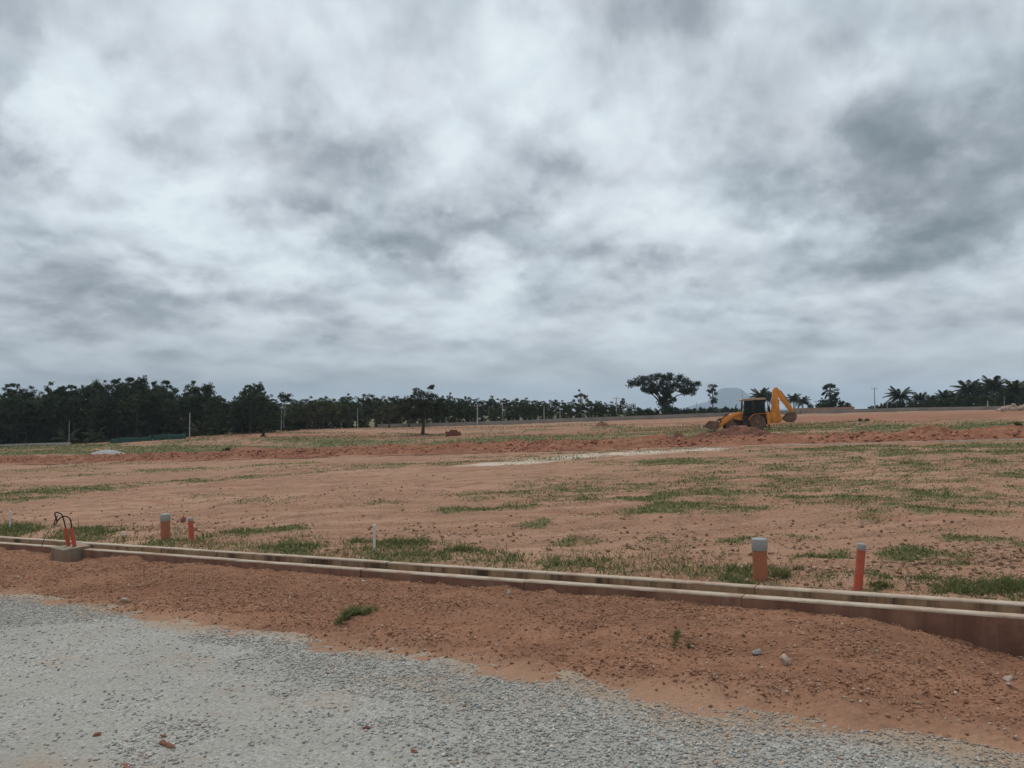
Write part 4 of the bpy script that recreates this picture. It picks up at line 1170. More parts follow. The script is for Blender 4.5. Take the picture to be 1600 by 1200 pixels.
def tree_proto(kind, seed):
    """meshes (trunk, crown) for a tree of height 10"""
    rnd = random.Random(seed); C = []; R = []
    if kind == 'grove':           # tall, narrow, ragged
        w0 = rnd.uniform(1.7, 2.5)
        sub_ = [(rnd.uniform(-1.6, 1.6), rnd.uniform(-1.6, 1.6), rnd.uniform(8.0, 9.7)) for _ in range(3)] + [(0, 0, 9.8)]
        for i in range(140):
            bx_, by_, zt = sub_[i % 4]; z = 1.2 + (zt - 1.2) * rnd.random() ** .68; u_ = (z - 1.2) / (zt - 1.2)
            ww = w0 * (1 - u_ ** 4.5) * (.75 + .25 * min(1, u_ * 4)) + .10
            a = rnd.uniform(0, 6.28); rr = ww * rnd.random() ** .5
            C.append((bx_ * u_ + rr * math.cos(a), by_ * u_ + rr * math.sin(a), z)); R.append(rnd.uniform(.28, .58))
        per, leaf, ca, cb = 36, .15, (.020, .031, .018), (.070, .092, .042)
        top, r0, tg = (0, 0, 8.8), .16, C[:12]
    elif kind == 'mango':         # broad dome, paler
        for i in range(110):
            a = rnd.uniform(0, 6.28); e = math.asin(rnd.uniform(-.25, 1)); rr = rnd.uniform(.75, 1.0)
            C.append((5.6 * rr * math.cos(e) * math.cos(a), 5.6 * rr * math.cos(e) * math.sin(a), 4.0 + 5.2 * rr * math.sin(e))); R.append(rnd.uniform(.5, 1.0))
        per, leaf, ca, cb = 62, .23, (.026, .034, .015), (.105, .108, .046)
        top, r0, tg = (0, 0, 6), .3, C[:14]
    elif kind == 'round':         # dense dark round crown
        for i in range(120):
            a = rnd.uniform(0, 6.28); e = math.asin(rnd.uniform(-.7, 1)); rr = rnd.uniform(.5, 1.0) * (1 + .22 * math.sin(a * 3 + seed) + .14 * math.sin(e * 7 + seed))
            C.append((4.2 * rr * math.cos(e) * math.cos(a), 4.2 * rr * math.cos(e) * math.sin(a), 4.9 + 4.4 * rr * math.sin(e))); R.append(rnd.uniform(.35, .8))
        per, leaf, ca, cb = 48, .20, (.020, .031, .015), (.078, .096, .038)
        top, r0, tg = (0, 0, 7), .24, C[:12]
    elif kind == 'airy':          # eucalyptus: upright limbs with separate puffs
        for i in range(30):
            z = rnd.uniform(3.2, 9.6); a = rnd.uniform(0, 6.28); rr = 2.3 * rnd.random() ** .5 * (1 - .35 * abs((z - 6.5) / 3.3))
            C.append((rr * math.cos(a), rr * math.sin(a), z)); R.append(rnd.uniform(.4, .75))
        per, leaf, ca, cb = 70, .17, (.020, .028, .018), (.048, .058, .034)
        top, r0, tg = (.2, 0, 9.2), .15, C
    elif kind == 'slender':       # bare trunk, small crown
        for i in range(20):
            a = rnd.uniform(0, 6.28); e = math.asin(rnd.uniform(-.8, 1)); rr = rnd.uniform(.3, 1.0)
            C.append((1.7 * rr * math.cos(e) * math.cos(a), 1.7 * rr * math.cos(e) * math.sin(a), 7.8 + 2.0 * rr * math.sin(e))); R.append(rnd.uniform(.45, .8))
        per, leaf, ca, cb = 60, .17, (.022, .032, .022), (.055, .066, .042)
        top, r0, tg = (0, 0, 8.6), .13, C[:8]
    elif kind == 'umbrella':      # spreading rain tree, flat-topped tiers
        tiers = [(-6.5, 8.0, 2.3, .9), (-4.2, 8.9, 2.6, 1.1), (-1.2, 9.4, 2.8, 1.1), (2.0, 9.2, 2.8, 1.1), (4.8, 8.2, 2.5, 1.3), (6.9, 7.5, 1.9, 1.3), (-2.6, 7.3, 2.4, 1.2), (.8, 7.6, 2.6, 1.3), (3.6, 6.8, 2.4, 1.1), (5.9, 6.1, 1.6, .8), (-.8, 5.9, 2.4, 1.0), (1.0, 4.6, 2.0, 1.0), (-3.6, 6.6, 1.8, .8), (.3, 3.4, 1.5, .9), (.6, 2.2, 1.6, .9)]
        for x, z, rw, rh in tiers:
            for i in range(15):
                a = rnd.uniform(0, 6.28); rr = rw * rnd.random() ** .5
                C.append((x + rr * math.cos(a), rr * math.sin(a) * 1.25, z + rnd.uniform(-rh, rh) * .6)); R.append(rnd.uniform(.55, 1.0))
        per, leaf, ca, cb = 70, .19, (.016, .022, .015), (.042, .050, .030)
        top, r0, tg = (.6, 0, 6.5), .42, [C[i] for i in range(0, len(C), 9)]
    elif kind == 'lone':          # wide low dark dome on a single stem
        for i in range(95):
            a = rnd.uniform(0, 6.28); e = math.asin(rnd.uniform(-.35, 1)); rr = rnd.uniform(.45, 1.0)
            C.append((4.7 * rr * math.cos(e) * math.cos(a), 4.2 * rr * math.cos(e) * math.sin(a), 5.0 + 4.3 * rr * math.sin(e) - .6 * abs(math.cos(a)) * rr)); R.append(rnd.uniform(.5, 1.0))
        C += [(1.3, 0, 9.4), (1.6, .3, 9.7), (-1.0, .3, 9.0)]; R += [.6, .5, .6]
        per, leaf, ca, cb = 80, .17, (.016, .020, .011), (.042, .046, .022)
        top, r0, tg = (.5, 0, 6.5), .27, C[:20]
    elif kind == 'vase':          # slim leaning tree beside the umbrella tree
        for i in range(26):
            z = rnd.uniform(4.0, 9.6); a = rnd.uniform(0, 6.28); rr = (1.0 + .16 * (z - 4)) * rnd.random() ** .5
            C.append((rr * math.cos(a) + .2, rr * math.sin(a), z)); R.append(rnd.uniform(.5, .8))
        per, leaf, ca, cb = 70, .18, (.016, .022, .015), (.040, .050, .030)
        top, r0, tg = (.1, 0, 8.6), .2, C[:10]
    elif kind == 'shrub':         # height 10 stands for a bush
        for i in range(42):
            a = rnd.uniform(0, 6.28); e = math.asin(rnd.uniform(0, 1)); rr = rnd.uniform(.4, 1.0)
            C.append((6.5 * rr * math.cos(e) * math.cos(a), 6.5 * rr * math.cos(e) * math.sin(a), 1.2 + 7.6 * rr * math.sin(e))); R.append(rnd.uniform(1.2, 2.2))
        per, leaf, ca, cb = 44, .62, (.020, .030, .014), (.065, .085, .034)
        top, r0, tg = (0, 0, 5), .3, C[:9]
    V, F, Cc = leaf_cloud(C, R, per, leaf, ca, cb, seed)
    crown = np_mesh('crown', V, F, False, {'col': (Cc, 'FLOAT_COLOR')}); crown.materials.append(M_LEAF)
    mb = MB(); limbs(mb, (0, 0, -.3), top, r0, tg, rnd, .3)
    trunk = mb.mesh('trunk', True); trunk.materials.append(M_BARK_P if kind in ('airy', 'slender') else M_BARK)
    return trunk, crown
PROTO = {}
for kind, cnt in (('grove', 5), ('mango', 3), ('round', 4), ('airy', 1), ('slender', 2), ('umbrella', 1), ('lone', 1), ('vase', 1), ('shrub', 4)):
    PROTO[kind] = [tree_proto(kind, 100 + 17 * len(PROTO) + i) for i in range(cnt)]

def put_tree(kind, px, d, top_y, label, wide=1.0, name='tree', group=None, rot=None, cat='tree', v=None):
    x, y, z = at(px, d)
    h = (EYE + (640 - top_y) / 1200 * d - z) * {'grove': 1.09, 'round': 1.13, 'mango': 1.08, 'lone': 1.04}.get(kind, 1.0)
    tr, cr = PROTO[kind][random.randrange(len(PROTO[kind])) if v is None else v]
    o = empty(name, (x, y, z - .1), random.random() * 6.28 if rot is None else rot)
    sc = max(h, .5) / 10.0
    o.scale = (sc * wide, sc * wide, sc)
    link('trunk' if kind != 'shrub' else 'stem', tr, None, o); link('crown' if kind != 'shrub' else 'foliage', cr, None, o)
    return tag(o, label, cat, group)

# the dense grove at the left: front rows of single trees against a back row
prof_x = [-200, 0, 20, 35, 48, 65, 80, 95, 110, 130, 150, 165, 182, 205, 212, 224, 240, 260, 275, 302, 316, 328, 345, 370, 388, 398, 406, 415, 424, 436, 470]
prof_y = [612, 613, 605, 618, 610, 616, 604, 610, 607, 609, 601, 612, 599, 596, 606, 593, 604, 600, 612, 602, 613, 604, 617, 615, 606, 612, 603, 617, 612, 622, 626]
ORD = ['first', 'second', 'third', 'fourth', 'fifth', 'sixth', 'seventh', 'eighth', 'ninth', 'tenth', 'eleventh', 'twelfth', 'thirteenth', 'fourteenth', 'fifteenth', 'sixteenth', 'seventeenth', 'eighteenth', 'nineteenth', 'twentieth']
nt = 0
for px in prof_x[1:-1]:
    if prof_y[prof_x.index(px)] < 612:
        put_tree('grove', px, 134 + random.uniform(-2, 3), prof_y[prof_x.index(px)] - 1, ORD[nt] + ' tall tree from the left rising above the dense dark grove', 1.0, 'grove_tree', 'tall trees of the left grove'); nt += 1
for row, (d0, dy) in enumerate(((130, 12), (140, 6))):
    px = -150.0 + 5 * row
    while px < 436:
        ty = np.interp(px, prof_x, prof_y) + dy + random.uniform(0, 7)
        put_tree('grove', px, d0 + random.uniform(-3, 3), ty, 'dark tree packed inside the dense left grove', 1.25, 'grove_tree', 'trees packed in the left grove')
        px += random.uniform(12, 17)
put_tree('slender', 444, 140, 609, 'single slim tree at the right end of the grove, beside the mango trees', 1.25, 'slim_tree')
# bushy belt in the middle
for px, d, ty, wd, lb in ((480, 140, 629, 1.0, 'pale green mango tree with dome crown, leftmost of the belt'), (505, 146, 625, 1.1, 'pale green broad mango tree right of the leftmost dome'),
                          (532, 150, 630, .9, 'mango tree with flat pale top below the tall layered tree, left'), (608, 150, 630, 1.0, 'pale green mango tree just left of the lone tree'),
                          (640, 158, 622, .9, 'mango tree rising behind the left side of the lone tree')):
    put_tree('mango', px, d, ty, lb, wd, 'mango_tree')
for px, d, ty, wd, kd, lb in ((520, 168, 620, 1.0, 'round', 'dark round tree behind the mango trees, left'), (545, 170, 620, .9, 'round', 'dark round tree behind the mango trees, middle'), (574, 152, 612, 1.0, 'vase', 'tall layered dark tree left of the lone tree'),
                              (588, 165, 619, 1.0, 'round', 'dark tree right of the tall layered tree'), (612, 170, 617, .8, 'round', 'dark tree top between the layered tree and the lone tree'), (490, 172, 624, 1.0, 'round', 'dark tree top above the leftmost mango trees'), (462, 165, 626, .9, 'round', 'dark tree right of the single slim tree'),
                              (702, 170, 618, .75, 'round', 'dark round tree right of the lone tree'), (722, 172, 622, .8, 'round', 'dark round tree, second right of the lone tree'), (737, 170, 620, .8, 'round', 'dark round tree behind the stout pale pole'), (680, 172, 622, .8, 'round', 'dark tree behind the right edge of the lone tree'),
                              (764, 172, 622, 1.1, 'slender', 'slender tree with small crown right of the stout pole'), (789, 176, 623, 1.0, 'slender', 'slender pale tree with open crown, centre'), (773, 168, 634, .8, 'round', 'low dark tree between the two slender trees'),
                              (806, 172, 632, .8, 'round', 'dark low round tree, left of three in the centre'), (824, 176, 627, .8, 'round', 'dark low round tree, middle of three in the centre'), (842, 176, 627, .8, 'round', 'dark low round tree, right of three in the centre'), (868, 178, 621, .8, 'slender', 'small round-topped tree between two thin poles, centre'),
                              (884, 180, 634, .8, 'round', 'low dark tree left of the tall airy tree'), (908, 176, 607, 1.0, 'airy', 'tall airy tree with gaps in its crown, centre'), (936, 182, 630, .9, 'round', 'low dark tree right of the tall airy tree'), (958, 184, 632, .8, 'round', 'low dark tree behind the pole left of the umbrella tree'),
                              (973, 176, 619, .8, 'slender', 'round-topped small tree just right of the pale pole'), (987, 180, 630, .8, 'round', 'dark low tree under the left edge of the umbrella tree'),
                              (1113, 176, 597, .9, 'vase', 'dark vase-shaped tree right of the umbrella tree'), (855, 180, 632, .8, 'round', 'low dark tree behind the thin poles, centre')):
    put_tree(kd, px, d, ty, lb, wd, 'tree')
for px in (455, 478, 500, 524, 548, 570, 594, 618, 645, 668, 690, 712, 730, 752, 776, 800, 818, 836, 858, 880, 902, 922, 944, 966):
    ty = float(np.interp(px, [455, 560, 640, 740, 800, 980], [626, 623, 620, 622, 624, 627])) + random.uniform(-2, 3)
    put_tree('round', px + random.uniform(-4, 4), 186 + random.uniform(-4, 4), ty, 'dark rear tree of the boundary belt, half hidden behind the front trees', 1.4, 'belt_tree', 'rear trees of the central belt')
put_tree('lone', 660, 112, 603, 'lone dark tree with domed crown on bare red soil, centre left', 1.22, 'lone_tree', rot=.3)
put_tree('umbrella', 1037, 178, 585, 'large spreading umbrella tree on the skyline left of the backhoe', .95, 'umbrella_tree', rot=0.0)
# scrub along the boundary
for px in np.arange(-40, 480, 12):
    put_tree('shrub', px + random.uniform(-5, 5), 146 + random.uniform(-3, 3), float(np.interp(px, [0, 200, 480], [660, 655, 648])) + random.uniform(-4, 4), 'dark undergrowth deep inside the left grove, behind the front trunks', 1.0, 'undergrowth_bush', 'undergrowth inside the left grove', cat='bush')
for px in np.arange(-40, 480, 15):
    put_tree('shrub', px + random.uniform(-5, 5), 127 + random.uniform(-3, 3) + max(0, px - 300) * .05, float(np.interp(px, [0, 200, 480], [684, 678, 661])) + random.uniform(-4, 4), 'low scrub bush at the foot of the left grove', .9, 'scrub_bush', 'scrub at the foot of the left grove', cat='bush')
for px in np.arange(470, 1010, 13):
    put_tree('shrub', px + random.uniform(-5, 5), 173 + random.uniform(-3, 3), float(np.interp(px, [470, 700, 1000], [655, 650, 641])) + random.uniform(-3, 3), 'low hedge bush behind the wall and fence posts, centre', .9, 'hedge_bush', 'hedge bushes behind the central wall', cat='bush')
for px in np.arange(1000, 1160, 12):
    put_tree('shrub', px + random.uniform(-4, 4), 178 + random.uniform(-2, 2), 635 + random.uniform(-2, 2), 'clipped hedge bush below the umbrella tree', .9, 'hedge_bush', 'hedge below the umbrella tree', cat='bush')
for px, d, ty, wd, lb in ((1296, 186, 614, 1.0, 'dark dome-shaped bush below the fan palm'), (1318, 188, 624, 1.1, 'flat-topped dark bush right of the fan palm'), (1283, 184, 627, .8, 'low dark bush at the left foot of the fan palm'),
                          (1134, 190, 632, .6, 'small bush in front of the blue hill, left'), (1150, 192, 634, .6, 'small bush in front of the blue hill, right'), (1362, 170, 632, 1.0, 'low brownish bush left of the tall lone pole'),
                          (1266, 210, 630, .6, 'tiny far bush beside the small far pole')):
    put_tree('shrub', px, d, ty, lb, wd, 'bush', cat='bush')
for px in np.arange(1378, 1660, 11):
    put_tree('shrub', px + random.uniform(-4, 4), 165 + random.uniform(-4, 4), float(np.interp(px, [1378, 1420, 1480, 1510, 1620], [629, 625, 620, 614, 612])) + random.uniform(-3, 3), 'dark undergrowth bush below the palm grove at the right', .8, 'undergrowth_bush', 'undergrowth below the palm grove', cat='bush')
for px in np.arange(1392, 1640, 17):
    put_tree('round', px + random.uniform(-5, 5), 190 + random.uniform(-4, 4), float(np.interp(px, [1392, 1440, 1500, 1520, 1640], [626, 621, 615, 608, 606])) + random.uniform(-2, 3), 'dark leafy tree standing behind the coconut palms at the right', 1.0, 'palm_grove_tree', 'leafy trees behind the palm grove')
# bushes on the far field
for px, py, hh, lb in ((1343, 659, 8, 'small green bush on the field right of the backhoe, left of two'), (1354, 659, 6, 'small brownish bush on the field right of the backhoe, right of two'), (1590, 668, 11, 'green bush on the bank at the right edge'), (355, 708, 12, 'low green bush on the soil bank, left'), (412, 682, 8, 'low dark bush at the field edge before the grove')):
    gx, gy = pix_to_ground(px, py); put_tree('shrub', px, float(gy), py - hh, lb, .9, 'field_bush', cat='bush')

# ---- palms: every frond is a piece of its own
M_FROND = simple_mat('palm_frond', (.030, .042, .022), (.055, .068, .034), .8, .8)
M_FROND_L = simple_mat('palm_frond_pale', (.075, .088, .045), (.11, .12, .06), .8, .8)
def frond_mesh(Lf, droop, wd, seed):
    """rib with leaflets along both sides, drooping"""
    r = random.Random(seed); vs = []; fs = []; n = 15
    for i in range(n + 1):
        u = i / n; x = Lf * (u - .18 * droop * u ** 3); z = Lf * (.30 * u - droop * u * u)
        vs.append((x, 0, z))
    rib = list(vs); vs = []; 
    mb = MB(); mb.tube(rib, [.045 * (1 - .8 * i / n) for i in range(n + 1)], 4)
    for i in range(1, n * 2):
        u = i / (n * 2); k = u * n; a = int(k); f = k - a
        p = Vector(rib[a]).lerp(Vector(rib[min(a + 1, n)]), f)
        ll = wd * (math.sin(math.pi * min(1, u * .92 + .08)) ** .6) * r.uniform(.85, 1.1)
        for s_ in (-1, 1):
            tip = p + Vector((.45 * ll, s_ * ll * .75, -ll * r.uniform(.35, .75)))
            q = Vector((.09 * 1.0, 0, 0))
            mb.poly([p - q, p + q, tip], [(0, 1, 2)])
    me = bpy.data.meshes.new('frond'); me.from_pydata(mb.v, [], mb.f)
    return me
FR = [frond_mesh(3.3, .38 + .18 * i, 1.0, i) for i in range(5)]
for f in FR: f.materials.append(M_FROND)
FRL = [f.copy() for f in FR]
for f in FRL: f.materials.clear(); f.materials.append(M_FROND_L)
def palm(px, d, top_y, label, size=1.0, nfr=17, pale=False, group=None, stem=True):
    x, y, z = at(px, d); h = EYE + (640 - top_y) / 1200 * d - z
    o = empty('coconut_palm', (x, y, z), random.random() * 6.28); tag(o, label, 'palm tree', group)
    hc = max(h - 2.0 * size, .5)
    MB().tube([(0, 0, -.2), (.05, .1, hc * .5), (0, .15, hc)], [.20 * size, .15 * size, .12 * size], 7).build('trunk', M_BARK_P if pale else M_BARK, o, True)
    for i in range(nfr):
        fr = link('frond', (FRL if pale else FR)[min(4, int(5 * i / nfr))], None, o, (0, .15, hc))
        fr.rotation_euler = (0, -math.radians(58 - 70 * (i / nfr) ** 1.1), i * 2.399 + random.uniform(-.2, .2))
        fr.scale = (size * random.uniform(.85, 1.1),) * 3
    return o
for px, d, ty, sz, lb in ((1405, 172, 607, 1.05, 'coconut palm at the left end of the right palm grove'), (1437, 176, 614, .8, 'small coconut palm, second from the left in the grove'), (1478, 178, 611, .85, 'coconut palm left of the tall palms in the grove'),
                          (1514, 168, 596, 1.15, 'tall coconut palm, first of the tall three at the right'), (1534, 176, 601, 1.0, 'coconut palm between the first and the tallest palm'), (1553, 168, 591, 1.2, 'tallest coconut palm of the right grove'), (1573, 178, 602, 1.0, 'coconut palm just right of the tallest palm'),
                          (1588, 168, 596, 1.15, 'tall coconut palm near the right edge'), (1604, 172, 599, 1.1, 'coconut palm cut by the right edge'), (1455, 182, 618, .7, 'low far palm between the small palms of the grove'), (1495, 176, 613, .8, 'low palm left of the tall three'),
                          (1189, 185, 609, 1.0, 'coconut palm partly hidden behind the backhoe cab'), (1200, 190, 613, .9, 'coconut palm behind the backhoe arm'), (1240, 215, 616, .9, 'far coconut palm just right of the backhoe arm'), (1254, 225, 621, .85, 'far smaller coconut palm right of the backhoe arm')):
    palm(px, d, ty, lb, sz, 26, False, 'coconut palms on the skyline')
for px, ty, lb in ((312, 660, 'young pale palm before the grove beside the pole'), (345, 656, 'young pale palm before the grove, second from the left'), (382, 650, 'largest young pale palm before the grove'), (412, 655, 'young pale palm at the right before the grove'), (150, 668, 'young palm before the grove behind the grey heap'), (325, 664, 'low young palm between the two left young palms'), (105, 672, 'young palm at the thin pole, far left')):
    palm(px, 127 + max(0, px - 300) * .03, ty, lb, .85, 11, True, 'young palms before the grove')
# fan palm: round head of stiff fan leaves
fan = MB()
for i in range(11):
    a = math.radians(-75 + 15 * i); b = .13
    fan.poly([(0, 0, 0), (1.0 * math.cos(a - b), 1.0 * math.sin(a - b), .08), (1.45 * math.cos(a), 1.45 * math.sin(a), -.05), (1.0 * math.cos(a + b), 1.0 * math.sin(a + b), .08)], [(0, 1, 2, 3)])
fan_me = bpy.data.meshes.new('fan_leaf'); fan.tube([(-.95, 0, 0), (-.4, 0, .02), (0, 0, 0)], .035, 4); fan_me.from_pydata(fan.v, [], fan.f); fan_me.materials.append(M_FROND)
x, y, z = at(1297, 186); hh = EYE + (640 - 613) / 1200 * 186 - z
o = empty('fan_palm', (x, y, z)); tag(o, 'round-headed fan palm rising from a dark dome bush', 'palm tree')
MB().tube([(0, 0, -.2), (0, 0, hh * .5), (.05, 0, hh)], [.28, .22, .22], 8).build('trunk', M_BARK, o, True)
for i in range(30):
    ez = math.asin(random.uniform(-.75, 1)); ay = i * 2.399
    fl = link('fan_leaf', fan_me, None, o)
    dirv = Vector((math.cos(ez) * math.cos(ay), math.cos(ez) * math.sin(ay), math.sin(ez)))
    fl.location = Vector((.05, 0, hh)) + dirv * 1.15
    fl.rotation_euler = (random.uniform(-.6, .6), -ez, ay)
    fl.rotation_euler = (Matrix.Rotation(ay, 3, 'Z') @ Matrix.Rotation(-ez, 3, 'Y') @ Matrix.Rotation(random.uniform(-1, 1), 3, 'X')).to_euler()
    fl.scale = (.85,) * 3

# ================================================================== far blue hill
px_ = np.array([1040, 1078, 1092, 1102, 1110, 1119, 1124, 1129.5, 1141, 1149, 1154, 1159, 1163, 1170, 1184, 1240]); hy = np.array([641, 637, 632, 629, 631, 626, 614, 607, 606, 606.5, 612, 618, 624, 633, 638, 641])
DH = 6000.0
us = np.linspace(1036, 1244, 130); top = (640 - np.interp(us, px_, hy)) / 1200 * DH
rows = np.linspace(0, 1, 22); V = []
for q in rows:
    r_ = (fbm(us * .09 + q * 3, us * 0 + q * 4, 4, 5) - .5) * 90
    zz = -8 + (top + 12) * np.sin(q * math.pi) ** .55 if 0 < q < 1 else np.full(us.shape, -12.0)
    V.append(np.stack([(us - 800) / 1200 * DH, DH + (q - .5) * 900 + r_ * (0 < q < 1), zz + r_ * .12 * (0 < q < .45)], -1))
V = np.stack(V, 0)
hill = link('hill', np_mesh('hill', V.reshape(-1, 3), grid_faces(*V.shape[:2]), True), simple_mat('hill_haze_blue', (.05, .078, .095), (.075, .10, .115), .01, 1.0))  # blue of the distance haze is mixed into the hill's own colour
tag(hill, kind='structure')

# ================================================================== backhoe loader (local x = forward, z = up; base between the wheels)
M_YEL = simple_mat('loader_paint', (.80, .285, .04), (.72, .245, .035), 1.8, .45, 0, .05, 8, (.38, .19, .09), .55)
M_TYRE = simple_mat('tyre_dusty', (.055, .040, .032), (.12, .075, .052), 3, .9, 0, .3, 20, DUST, .8)
M_RIM = simple_mat('rim_orange', (.42, .13, .045), (.32, .13, .07), 3, .6, 0, .0, 20, DUST, .7)
M_STEEL = simple_mat('bucket_steel', (.10, .065, .048), (.15, .085, .06), 2.5, .6, .25, .2, 12, DUST, .7)
M_DARK = simple_mat('chassis_black', (.022, .021, .020), (.04, .033, .028), 3, .7, 0, .0, 12, DUST, .35)
M_CABT = simple_mat('cab_roof', (.46, .30, .20), (.40, .26, .17), 2, .6, 0, .0, 12, DUST, .5)
def glass_mat():
    m, n, b = mat_new('cab_glass')
    b.inputs['Base Color'].default_value = (.10, .12, .12, 1); b.inputs['Roughness'].default_value = .06
    b.inputs['Transmission Weight'].default_value = .8; b.inputs['IOR'].default_value = 1.12
    return m
M_GLASS = glass_mat()
M_CHROME = simple_mat('ram_chrome', (.5, .5, .5), (.4, .4, .4), 3, .3, .9)
D_B = 69.0
bxp, byp, bzp = at(1181, D_B)
BH = empty('backhoe_loader', (bxp, byp, bzp)); tag(BH, 'yellow orange backhoe loader working behind the soil heap', 'backhoe loader')
fwd = Vector((-.975, .12, 0)).normalized()
slope = -(float(land(bxp + fwd.x * 2.3, byp + fwd.y * 2.3)) - bzp) / 2.3
BH.rotation_euler = (0, slope, math.atan2(fwd.y, fwd.x))
# rotated so that +y is the machine's left; the side that faces the photograph is the left
def wheel(x, y, r, wd, name='wheel'):
    e = empty(name, (x, y, r)); e.parent = BH
    t = MB(); t.lathe([(r * .60, -wd / 2), (r * .92, -wd / 2), (r * .97, -wd * .42), (r * .97, wd * .42), (r * .92, wd / 2), (r * .60, wd / 2)], (0, 0, 0), 'y', 36)
    n = 18
    for k in range(n):       # tread lugs
        for s_ in (-1, 1):
            a = 2 * math.pi * (k + (.5 if s_ > 0 else 0)) / n; c, s2 = math.cos(a), math.sin(a); c3, s3 = math.cos(a + .2), math.sin(a + .2)
            v = []
            for rr in (r * .95, r * 1.0):
                for (cc, sc_, yy) in ((c, s2, 0), (math.cos(a + .10), math.sin(a + .10), 0), (math.cos(a + .30), math.sin(a + .30), s_ * wd / 2), (c3, s3, s_ * wd / 2)):
                    v.append((cc * rr, yy, sc_ * rr))
            t.poly(v, [(0, 1, 2, 3), (4, 7, 6, 5), (0, 4, 5, 1), (1, 5, 6, 2), (2, 6, 7, 3), (3, 7, 4, 0)])
    t.build('tyre', M_TYRE, e, True)
    q = MB()
    for s_ in (-1, 1):
        y0 = s_ * wd * .46
        q.lathe([(r * .61, y0), (r * .56, y0), (r * .53, y0 - s_ * wd * .14), (r * .30, y0 - s_ * wd * .14), (r * .27, y0 - s_ * wd * .03), (r * .13, y0 - s_ * wd * .01), (r * .11, y0 + s_ * .03)], (0, 0, 0), 'y', 28)
    q.build('rim', M_RIM, e, True)
    return e
for sy in (-1, 1):
    wheel(0, sy * .82, .70, .42); wheel(2.30, sy * .80, .47, .31)
MB().prism([(-.95, .55), (-.95, 1.05), (.9, 1.12), (1.2, .95), (3.05, .9), (3.05, .55), (1.0, .48)], -.42, .42).build('chassis', M_DARK, BH, False, .03)
MB().box(2.2, 2.4, -.72, .72, .40, .54).build('axle', M_DARK, BH, False, .02)
MB().box(-.12, .12, -.7, .7, .58, .82).build('axle', M_DARK, BH, False, .02)
MB().prism([(1.15, .98), (1.15, 1.66), (1.5, 1.70), (2.6, 1.45), (3.0, 1.28), (3.06, .92)], -.44, .44).build('bonnet', M_YEL, BH, True, .05)
MB().box(3.06, 3.10, -.34, .34, .80, 1.24).build('grille', M_DARK, BH, False, .01)
MB().tube([(1.7, .28, 1.6), (1.7, .28, 2.25), (1.62, .28, 2.4)], .05, 10).build('exhaust', M_DARK, BH, True)
for sy in (-1, 1):
    MB().prism([(1.25, .5), (1.25, .95), (.72, .95), (.72, .5)], sy * .45, sy * .78).build('step_box', M_DARK, BH, False, .02)
    y0, y1 = sy * .52, sy * 1.06
    # rear fender: an arched sheet over the wheel
    arc = [(.80 * math.cos(a), .70 + .80 * math.sin(a)) for a in np.linspace(math.radians(18), math.radians(96), 9)] + [(-.55, 1.50), (-.82, 1.47)]
    inner = [(x * .955, .70 + (z - .70) * .955) for x, z in arc]
    MB().prism(arc + inner[::-1], min(y0, y1), max(y0, y1)).build('fender', M_YEL, BH, True, .01)
# cab
cab = empty('cab', (0, 0, 0)); cab.parent = BH
MB().prism([(-.80, 1.02), (-.80, 1.22), (1.22, 1.22), (1.22, 1.02)], -.66, .66).build('cab_floor', M_DARK, cab, False, .02)
for sy in (-1, 1):
    for pts in (((1.20, 1.2), (1.10, 1.2), (.92, 2.72), (1.02, 2.72)), ((.34, 1.2), (.24, 1.2), (.20, 2.72), (.30, 2.72)), ((-.70, 1.2), (-.80, 1.2), (-.74, 2.72), (-.64, 2.72))):
        MB().prism(pts, sy * .70 - .045, sy * .70 + .045).build('cab_post', M_DARK, cab, False, .012)
    MB().prism([(1.12, 1.21), (-.72, 1.21), (-.72, 1.30), (1.10, 1.30)], sy * .70 - .04, sy * .70 + .04).build('cab_sill', M_DARK, cab, False, .01)
    MB().prism([(1.09, 1.31), (.35, 1.31), (.31, 2.70), (.92, 2.70)], sy * .70 - .008, sy * .70 + .008).build('door_glass', M_GLASS, cab)
    MB().prism([(.23, 1.31), (-.69, 1.31), (-.64, 2.70), (.19, 2.70)], sy * .70 - .008, sy * .70 + .008).build('side_glass', M_GLASS, cab)
MB().poly([(1.12, -.65, 1.3), (1.12, .65, 1.3), (.95, .65, 2.70), (.95, -.65, 2.70)], [(0, 1, 2, 3)]).build('windscreen', M_GLASS, cab)
MB().poly([(-.74, -.65, 1.3), (-.74, .65, 1.3), (-.68, .65, 2.70), (-.68, -.65, 2.70)], [(0, 1, 2, 3)]).build('rear_glass', M_GLASS, cab)
MB().prism([(1.18, 2.71), (1.22, 2.78), (1.10, 2.88), (-.75, 2.90), (-.90, 2.80), (-.86, 2.71)], -.80, .80).build('cab_roof', M_CABT, cab, True, .03)
for y_ in (-.5, .5):
    MB().box(1.20, 1.27, y_ - .09, y_ + .09, 2.74, 2.86).build('work_lamp', M_WHITE, cab, False, .015)
MB().prism([(-.1, 1.24), (.45, 1.24), (.48, 1.62), (.0, 1.66), (-.12, 2.25), (-.25, 2.22)], -.26, .26).build('seat', M_DARK, cab, True, .04)
MB().tube([(.62, 0, 1.24), (.72, 0, 1.85)], .05, 8).build('steering_column', M_DARK, cab, True)
